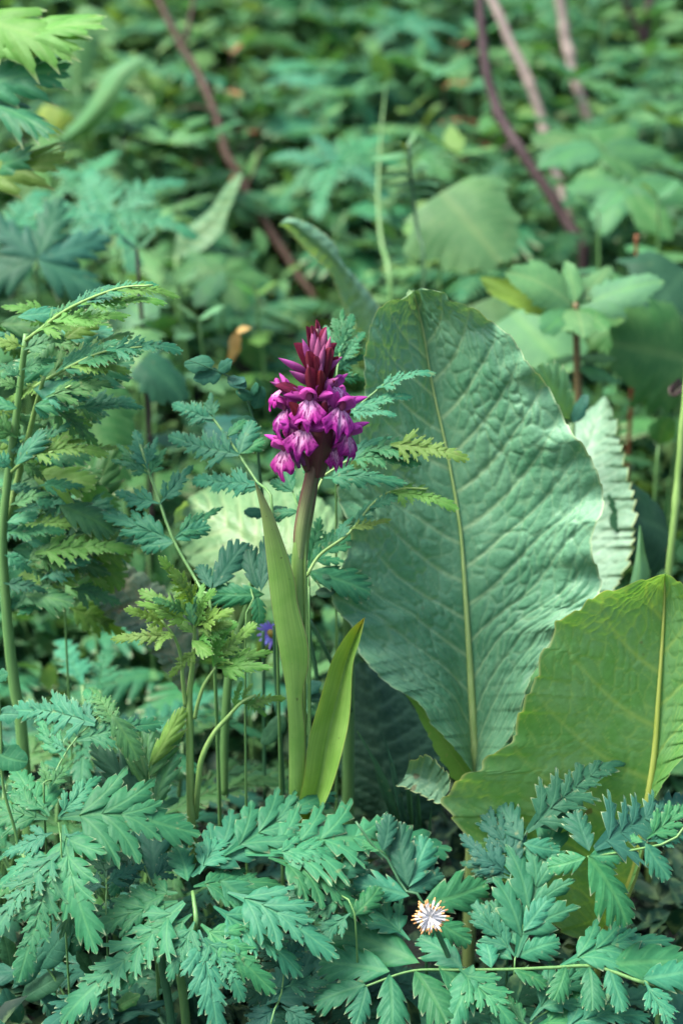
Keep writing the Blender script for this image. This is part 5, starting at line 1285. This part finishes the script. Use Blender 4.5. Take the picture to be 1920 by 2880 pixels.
def grid_mesh(name, fn, nu, nv, mat):
    us, vs = np.linspace(-1, 1, nu), np.linspace(0, 1, nv)
    V = [fn(u, v) for v in vs for u in us]
    F = [(i * nu + j, i * nu + j + 1, (i + 1) * nu + j + 1, (i + 1) * nu + j) for i in range(nv - 1) for j in range(nu - 1)]
    return mesh(name, V, F, mat, attrs={'pu': np.tile(us, nv), 'pv': np.repeat(vs, nu)})


def lip_fn(k):
    r = random.Random(k)
    a, b, c = r.uniform(.9, 1.15), r.uniform(-.06, .06), r.uniform(.8, 1.3)
    def f(u, v):
        hw = 0.10 + 0.38 * min(1, v / 0.8) ** 0.8 * a
        if v > .8: hw *= 1 - 0.12 * ((v - .8) / .2) ** 2
        ln = 0.80 + 0.13 * math.cos(3 * math.pi * u) + (0.20 * math.exp(-(u / 0.22) ** 2))
        z = 0.02 - ln * (v ** 1.05) * 0.78 * (1 - .12 * u * u)
        y = 0.10 + 0.34 * math.sin(v * 1.7) - 0.20 * c * u * u * v - 0.06 * math.cos(u * 9 + k) * v * v + 0.035 * math.sin(u * 17 + 2 * k) * v ** 3
        x = u * hw + b * v
        return (x, y, z)
    return f


def pet_fn(dx, dy, dz, hw, cup, bend, wpk=.42):
    """petal along direction (dx,dy,dz) from origin, half width hw, cupped"""
    d = Vector((dx, dy, dz)); L = d.length; d.normalize()
    sd = d.cross(Vector((0, 1, 0))); sd.normalize(); n = sd.cross(d)
    def f(u, v):
        w = hw * (math.sin(math.pi * (0.10 + 0.90 * v) ** (0.9)) ** 0.75 if v < 1 else 0) * (1 if v > 0 else .6)
        p = d * (L * v) + sd * (u * w) + n * (cup * w * u * u * 1.4 + bend * L * math.sin(v * math.pi * .5) ** 2)
        return tuple(p)
    return f


def hood_fn(u, v):
    w = 0.26 * math.sin(math.pi * (0.12 + 0.88 * v)) ** 0.7 if v < 1 else 0
    an = u * 1.5
    y = 0.05 + 0.38 * math.sin(v * 1.5)
    z = 0.10 + 0.40 * math.sin(min(1, v * 1.15) * 1.9) * (1 - .35 * v) - (1 - math.cos(an)) * w * 0.9
    return (math.sin(an) * w, y, z)


def tube_mesh(name, pts, rad, mat, seg=8):
    v, f, tv = tube_geo([np.array(p, float) for p in pts], rad, seg)
    return mesh(name, v, f, mat, attrs={'pu': np.zeros(len(v)), 'pv': tv, 'along': tv})


def ell_mesh(name, c, r, mat, point=0.0):
    V, F = [], []
    n, m = 10, 9
    for i in range(m + 1):
        t = i / m
        rr = math.sin(math.pi * t) ** 0.8 * (1 - point * t)
        for j in range(n):
            a = 2 * math.pi * j / n
            V.append((c[0] + r[0] * rr * math.cos(a), c[1] + r[1] * (2 * t - 1), c[2] + r[2] * rr * math.sin(a)))
    for i in range(m):
        for j in range(n):
            F.append((i * n + j, i * n + (j + 1) % n, (i + 1) * n + (j + 1) % n, (i + 1) * n + j))
    return mesh(name, V, F, mat, attrs={'pu': np.zeros(len(V)), 'pv': np.repeat(np.linspace(0, 1, m + 1), n)})


LIPS = [grid_mesh('lip', lip_fn(k), 23, 16, PM['lip']) for k in range(4)]
SEP = {sg: grid_mesh('sepal', pet_fn(sg * .62, .05, .52, .13, -.9, .16), 7, 12, PM['sepal']) for sg in (-1, 1)}
SEP2 = {sg: grid_mesh('sepal', pet_fn(sg * .72, .15, .20, .15, -.9, .16), 7, 12, PM['sepal']) for sg in (-1, 1)}
HOOD = grid_mesh('hood', hood_fn, 11, 12, PM['hood'])
PETAL = {sg: grid_mesh('petal', pet_fn(sg * .26, .26, .38, .12, -.6, -.2), 7, 10, PM['hood']) for sg in (-1, 1)}
SPUR = tube_mesh('spur', [(0, .06, -.02), (0, -.10, -.12), (0, -.24, -.34), (0, -.28, -.62)], [.10, .11, .09, .05], PM['spur'])
OVARY = tube_mesh('ovary', [(0, .08, .08), (0, -.14, .02), (0, -.40, -.28), (0, -.50, -.60)], [.07, .10, .11, .07], PM['ovary'])
THROAT = ell_mesh('throat', (0, .14, .10), (.10, .05, .13), PM['throat'])
BRACT = grid_mesh('bract', pet_fn(0, .18, 1.0, .15, -1.6, -.10), 7, 14, PM['bract'])

STEM_PX = [(838, 2420, .0), (836, 2290, .0), (835, 2050, .0), (832, 1900, .0), (832, 1750, .0), (838, 1620, .0), (848, 1520, .0), (868, 1400, .0), (884, 1290, .0), (890, 1180, .0), (893, 1060, .0), (893, 960, .0), (893, 925, .0)]
t = thing('orchid', 'purple marsh orchid with dense flower spike on a thick green stalk', 'orchid', ground_under(P(838, 2420, 0)))
ORCH = t
sm_ = stem_mat('orchid_stalk', (0.105, 0.205, 0.045), (0.145, 0.250, 0.070), grad=((0.060, 0.022, 0.024), 0.60, 0.74))
stalk = pxtube('stalk', STEM_PX, [24, 22, 22, 22, 22, 22, 21, 21, 22, 20, 16, 12, 6], sm_, t, seg=14, n=90, ribs=.05)


def oleaf_mat(name, a, b, streak, edge, tipc=None, ts=(.75, 1.0), trans=.25):
    m, nt, pb, out = base_mat(name)
    A = lambda k: nn(nt, 'ShaderNodeAttribute', attribute_name=k).outputs['Fac']
    pu, pv = A('pu'), A('pv')
    cb = nn(nt, 'ShaderNodeCombineXYZ')
    nt.links.new(math_(nt, 'MULTIPLY', pu, 14.0), cb.inputs[0]); nt.links.new(math_(nt, 'MULTIPLY', pv, 2.0), cb.inputs[1])
    n1 = noise(nt, cb.outputs[0], 1.0, 3)
    geo = nn(nt, 'ShaderNodeNewGeometry')
    n2 = noise(nt, geo.outputs['Position'], 45, 3)
    c = mix_(nt, sstep(nt, n2, .35, .65), a, b)
    c = mix_(nt, math_(nt, 'MULTIPLY', sstep(nt, n1, .42, .62), .55), c, streak)
    if tipc:
        c = mix_(nt, math_(nt, 'MULTIPLY', sstep(nt, math_(nt, 'ADD', pv, math_(nt, 'MULTIPLY', math_(nt, 'SUBTRACT', n1, .5), .3)), *ts), .85), c, tipc)
    c = mix_(nt, A('edge'), c, edge)
    n3 = noise(nt, geo.outputs['Position'], 330, 2)
    c = mix_(nt, math_(nt, 'MULTIPLY', sstep(nt, n3, .70, .76), .6), c, (.05, .04, .02))
    bp = nn(nt, 'ShaderNodeBump'); setin(bp, Strength=0.35, Distance=0.0008)
    nt.links.new(n1, bp.inputs['Height']); nt.links.new(bp.outputs[0], pb.inputs['Normal'])
    finish_leaf(nt, pb, out, c, trans, (1.4, 1.2, .4), .42, .4)
    return m


LA = oleaf_mat('orchid_leaf_upper', (0.135, 0.280, 0.055), (0.180, 0.325, 0.078), (0.080, 0.205, 0.046), (0.16, .13, .08), (0.150, 0.150, 0.080), (.66, 1.1))
LB = oleaf_mat('orchid_leaf_lower', (0.140, 0.285, 0.050), (0.185, 0.330, 0.075), (0.095, 0.220, 0.042), (0.22, .28, .07), (0.24, 0.22, 0.05), (.9, 1.02), trans=.3)
LC = oleaf_mat('orchid_sheath', (0.210, 0.290, 0.110), (0.250, 0.330, 0.140), (0.120, 0.200, 0.060), (0.13, .03, .045), (0.070, 0.014, 0.026), (.22, .72))
LD = oleaf_mat('orchid_front_bract', (0.080, 0.022, 0.032), (0.120, 0.036, 0.045), (0.075, 0.065, 0.030), (0.16, .02, .07), (0.070, 0.008, 0.026), (.4, .9))

traced('leaf', [(812, 2330), (812, 2200), (811, 2060), (806, 1960), (796, 1890), (780, 1800), (762, 1690), (748, 1560), (735, 1450), (716, 1358)], [(834, 2332), (833, 2200), (832, 2062), (824, 1960), (815, 1860), (800, 1760), (790, 1650), (776, 1560), (752, 1460), (717, 1355)],
       [(860, 2330), (859, 2200), (857, 2060), (850, 1960), (867, 1870), (864, 1800), (838, 1700), (826, 1620), (795, 1520), (760, 1430), (720, 1356)], -.0062, -.013, LA, t, ns=120, nu=14, cupL=.003, cupR=.003, bow=-.003, keel=.001, edgew=.04, cuppow=1.2)
traced('leaf', [(818, 2330), (852, 2200), (868, 2080), (900, 1965), (936, 1850), (982, 1775), (1024, 1737)], [(862, 2330), (900, 2200), (925, 2060), (950, 1960), (972, 1870), (1000, 1790), (1025, 1736)],
       [(880, 2330), (932, 2215), (968, 2090), (984, 2000), (992, 1870), (1012, 1800), (1026, 1737)], -.006, .012, LB, t, ns=90, nu=14, cupL=-.010, cupR=-.014, bow=.0, edgew=.05, cuppow=1.1, ruffle=.001, rfreq=9)
traced('sheath', [(822, 1632), (824, 1560), (826, 1490), (842, 1400), (858, 1330), (866, 1250), (880, 1170)], [(838, 1636), (848, 1540), (856, 1470), (872, 1390), (886, 1320), (895, 1260), (900, 1160)],
       [(858, 1632), (868, 1540), (872, 1480), (886, 1400), (898, 1330), (918, 1260), (920, 1160)], -.002, -.006, LC, t, ns=70, nu=12, cupL=.007, cupR=.007, bow=-.006, edgew=.32, cuppow=2.0)
traced('bract', [(872, 1340), (870, 1290), (884, 1220), (905, 1180), (938, 1158)], [(893, 1345), (900, 1290), (912, 1220), (924, 1180), (940, 1156)], [(912, 1340), (930, 1285), (936, 1225), (940, 1185), (944, 1157)],
       -.009, -.016, LD, t, ns=40, nu=8, cupL=.006, cupR=.006, bow=-.004, edgew=.12)
traced('bract', [(858, 1330), (838, 1290), (822, 1260)], [(868, 1325), (852, 1290), (826, 1255)], [(880, 1320), (868, 1285), (832, 1252)], -.008, -.010, LD, t, ns=20, nu=5, cupL=.004, cupR=.002)


def frame(px, py, Y, yaw, pitch, roll, spx):
    c = P(px, py, Y)
    f = Vector((math.sin(yaw) * math.cos(pitch), -math.cos(yaw) * math.cos(pitch), math.sin(pitch)))
    x = f.cross(Vector((0, 0, 1))).normalized()
    z = x.cross(f)
    q = Matrix.Rotation(roll, 3, f)
    x, z = q @ x, q @ z
    s = spx * px_size(0)
    return Matrix(((x.x * s, f.x * s, z.x * s, c.x), (x.y * s, f.y * s, z.y * s, c.y), (x.z * s, f.z * s, z.z * s, c.z), (0, 0, 0, 1)))


def flower(px, py, Y, yaw, pitch, roll, spx, up=True, petals=True, ovary=True):
    W = frame(px, py, Y, R(yaw), R(pitch), R(roll), spx)
    fl = bpy.data.objects.new('flower', None); fl.empty_display_size = .005
    link(fl, W, ORCH)
    add = lambda nme, m: link(bpy.data.objects.new(nme, m), W, fl)
    add('lip', random.choice(LIPS)); add('hood', HOOD); add('throat', THROAT); add('spur', SPUR)
    if ovary: add('ovary', OVARY)
    for sg in (-1, 1):
        add('sepal', (SEP if up else SEP2)[sg])
        if petals: add('petal', PETAL[sg])
    return fl


# front, then left, then right of the spike (x, y, depth, yaw, pitch, roll, size in photo px)
flower(872, 1124, -.018, -8, 4, 4, 98, up=False)
flower(858, 1208, -.020, -14, 2, -3, 96, up=False)
flower(808, 1264, -.014, -42, -4, 14, 98)
flower(812, 1152, -.010, -58, 2, 18, 96)
flower(800, 1098, -.006, -78, 12, 4, 76, petals=False)
flower(952, 1150, -.016, 30, 2, -22, 108)
flower(972, 1222, -.010, 44, -6, -20, 98)
flower(934, 1262, -.006, 42, -10, -6, 74)
flower(938, 1090, -.004, 48, 20, -14, 78, petals=False)
flower(840, 1180, -.004, -40, 0, 10, 84)
flower(905, 1195, .016, 150, 0, 0, 88); flower(870, 1130, .016, 200, 5, 0, 84); flower(850, 1230, .012, 240, 0, 0, 88); flower(940, 1120, .012, 110, 8, 0, 80); flower(915, 1090, .012, 170, 12, 0, 70)


def bud(px, py, qx, qy, Yb, Yq, wpx, mat, kind='bud'):
    b, q = P(px, py, Yb), P(qx, qy, Yq)
    y = q - b; L = y.length; y.normalize()
    x = y.cross(Vector((0, -1, .2))).normalized(); z = x.cross(y)
    w = wpx * px_size(0)
    key = ('bud', mat)
    if key not in BANK:
        BANK[key] = ell_mesh('bud', (0, .5, 0), (1, .5, 1), PM[mat], .55)
    W = Matrix(((x.x * w, y.x * L, z.x * w, b.x), (x.y * w, y.y * L, z.y * w, b.y), (x.z * w, y.z * L, z.z * w, b.z), (0, 0, 0, 1)))
    return link(bpy.data.objects.new('bud', BANK[key]), W, ORCH)


def bract(px, py, qx, qy, Yb, Yq, wf=1.0):
    b, q = P(px, py, Yb), P(qx, qy, Yq)
    z = q - b; L = z.length; z.normalize()
    out = Vector((b.x - P(893, py, 0).x, b.y - .0, 0)) + Vector((0, -.004, 0))
    y = (out - z * out.dot(z)).normalized(); x = y.cross(z)
    W = Matrix(((x.x * L * wf, y.x * L, z.x * L, b.x), (x.y * L * wf, y.y * L, z.y * L, b.y), (x.z * L * wf, y.z * L, z.z * L, b.z), (0, 0, 0, 1)))
    return link(bpy.data.objects.new('bract', BRACT), W, ORCH)


for a in [(872, 1052, 781, 1006, -.004, -.014, 15, 'pinkbud'), (884, 1084, 812, 1042, -.008, -.019, 17, 'pinkbud'), (884, 1050, 866, 982, -.012, -.017, 13, 'pinkbud'), (900, 1052, 962, 1003, -.004, -.011, 15, 'pinkbud'),
          (886, 1080, 914, 966, -.014, -.018, 18, 'bud'), (878, 1030, 850, 952, -.006, -.010, 15, 'pinkbud'), (885, 1010, 880, 922, -.008, -.009, 15, 'bud'), (900, 1020, 918, 920, -.006, -.007, 16, 'bud'), (896, 1000, 899, 916, .003, .003, 15, 'bud'),
          (902, 1060, 930, 944, -.010, -.012, 17, 'bud'), (876, 1060, 846, 968, .003, .004, 15, 'bud'), (908, 1050, 942, 966, .004, .006, 15, 'bud'), (894, 1050, 894, 946, -.014, -.016, 17, 'bud'), (886, 1100, 866, 1008, -.015, -.019, 17, 'bud'), (896, 1100, 952, 1062, -.012, -.020, 19, 'pinkbud'), (866, 1118, 758, 1073, -.008, -.018, 19, 'pinkbud'), (890, 1110, 905, 1020, -.016, -.020, 17, 'bud')]:
    bud(*a)
for a in [(870, 1050, 829, 962, -.006, -.010, 1.5), (872, 1000, 863, 916, -.004, -.005, 1.0), (888, 985, 876, 914, -.008, -.010, .9), (892, 970, 890, 898, .002, .002, .8), (905, 985, 917, 918, -.004, -.005, 1.0), (912, 1040, 944, 962, -.003, -.007, 1.4), (925, 1090, 948, 1000, -.004, -.010, 1.1), (880, 1070, 866, 985, -.018, -.022, 1.2), (898, 1090, 886, 1000, -.018, -.021, 1.4), (908, 1080, 930, 975, -.015, -.018, 1.3),
          (862, 1136, 774, 1082, -.014, -.021, .9), (842, 1210, 814, 1128, -.022, -.027, 1.0), (878, 1120, 870, 1030, -.020, -.024, 1.4), (925, 1115, 940, 1068, -.014, -.020, 1.2), (915, 1190, 912, 1130, -.020, -.022, 1.4), (895, 1125, 902, 1040, -.020, -.022, 1.4), (940, 1200, 985, 1150, .0, .002, 1.0), (850, 1200, 800, 1130, .006, .01, 1.0)]:
    bract(*a)

# ------------------------------------------------------------------ white seed head and blue daisy
t = thing('seed_head', 'white spiky seed head with orange tips among lower right leaves', 'seed head', ground_under(P(1262, 2740, -.14)))
pxtube('stalk', [(1275, 2790, -.145), (1262, 2700, -.15), (1240, 2645, -.155), (1212, 2590, -.165)], [9, 9, 9, 8], M['stemdeep'], t, seg=8)
wm, nt, pb, out = base_mat('seed_filament')
at = nn(nt, 'ShaderNodeAttribute', attribute_name='along')
c = mix_(nt, sstep(nt, at.outputs['Fac'], .70, .84), (0.56, 0.54, 0.53), (0.42, 0.21, 0.07))
nt.links.new(c, pb.inputs['Base Color']); pb.inputs['Roughness'].default_value = .6
hc = P(1208, 2578, -.17); sz = px_size(-.17)
V, F, TV = [], [], []
ell = ell_mesh('disc', (0, 0, 0), (14 * sz, 10 * sz, 14 * sz), stem_mat('seed_disc', (0.45, 0.36, 0.25), (0.5, 0.45, 0.36)))
link(bpy.data.objects.new('disc', ell), Matrix.Translation(hc), t)
view = (CAM - hc).normalized()
e1 = view.cross(Vector((0, 0, 1))).normalized(); e2 = e1.cross(view)
for i in range(38):
    a = i * 2.39996; rr = random.uniform(.75, 1.0)
    el = R(random.choice([8, 15, 28, 50, -12]))
    d = (e1 * math.cos(a) + e2 * math.sin(a)) * math.cos(el) + view * math.sin(el)
    L = 68 * sz * rr
    pts = [hc + d * L * .12, hc + d * L * .6, hc + d * L]
    v, f, tv = tube_geo(pts, [4.0 * sz, 4.4 * sz, 3.6 * sz, 4.8 * sz, 2.5 * sz], 6, 9)
    put('filament', v, f, wm, t, base=list(pts[0]), attrs={'along': tv})

t = thing('blue_daisy', 'small violet blue daisy half hidden left of the orchid stalk', 'flower', ground_under(P(740, 2050, .09)))
pxtube('stalk', [(745, 2250, .09), (742, 2000, .09), (740, 1775, .09)], [5, 5, 5], M['stemdeep'], t, seg=6)
dm = petal_mat('daisy_petal', (0.17, 0.16, 0.55), (0.26, 0.24, 0.66), None, (0.12, 0.10, 0.42), .2, .4)
RAY = grid_mesh('ray_petal', pet_fn(0, .25, 1, .16, -.4, .1), 5, 8, dm)
W = frame(764, 1782, .10, R(-35), R(-5), 0, 54)
for i in range(14):
    Wr = W @ Matrix.Rotation(i * 2 * math.pi / 14 + random.uniform(-.08, .08), 4, 'Y') @ Matrix.Translation((0, 0, .2)) @ Matrix.Scale(.8, 4)
    link(bpy.data.objects.new('ray_petal', RAY), Wr, t)
dd = ell_mesh('disc', (0, .05, 0), (.30, .14, .30), stem_mat('daisy_disc', (0.20, 0.15, 0.02), (0.14, 0.11, 0.02)))
link(bpy.data.objects.new('disc', dd), W, t)

# orange and ochre dead bits in the shade
for (x, y, Y, s, lab) in [(230, 1565, .16, 34, 'ochre dead scrap behind the left spray'), (1900, 1090, .3, 45, 'dark withered bud at the right edge')]:
    t = thing('dead_scrap' if x < 1000 else 'withered_bud', lab, 'dead leaf' if x < 1000 else 'bud', P(x, y + 30, Y))
    leaf('blade', P(x - s * .5, y + 20, Y), P(x + s * .5, y - 8, Y), (0, -.8, .5), t, 'ovate', 'straw' if x < 1000 else 'darkbud', 1.3)
    leaf('blade', P(x - s * .2, y + 24, Y), P(x + s * .3, y - 24, Y), (.4, -.8, .2), t, 'ovate', 'straw' if x < 1000 else 'darkbud', 1.1)
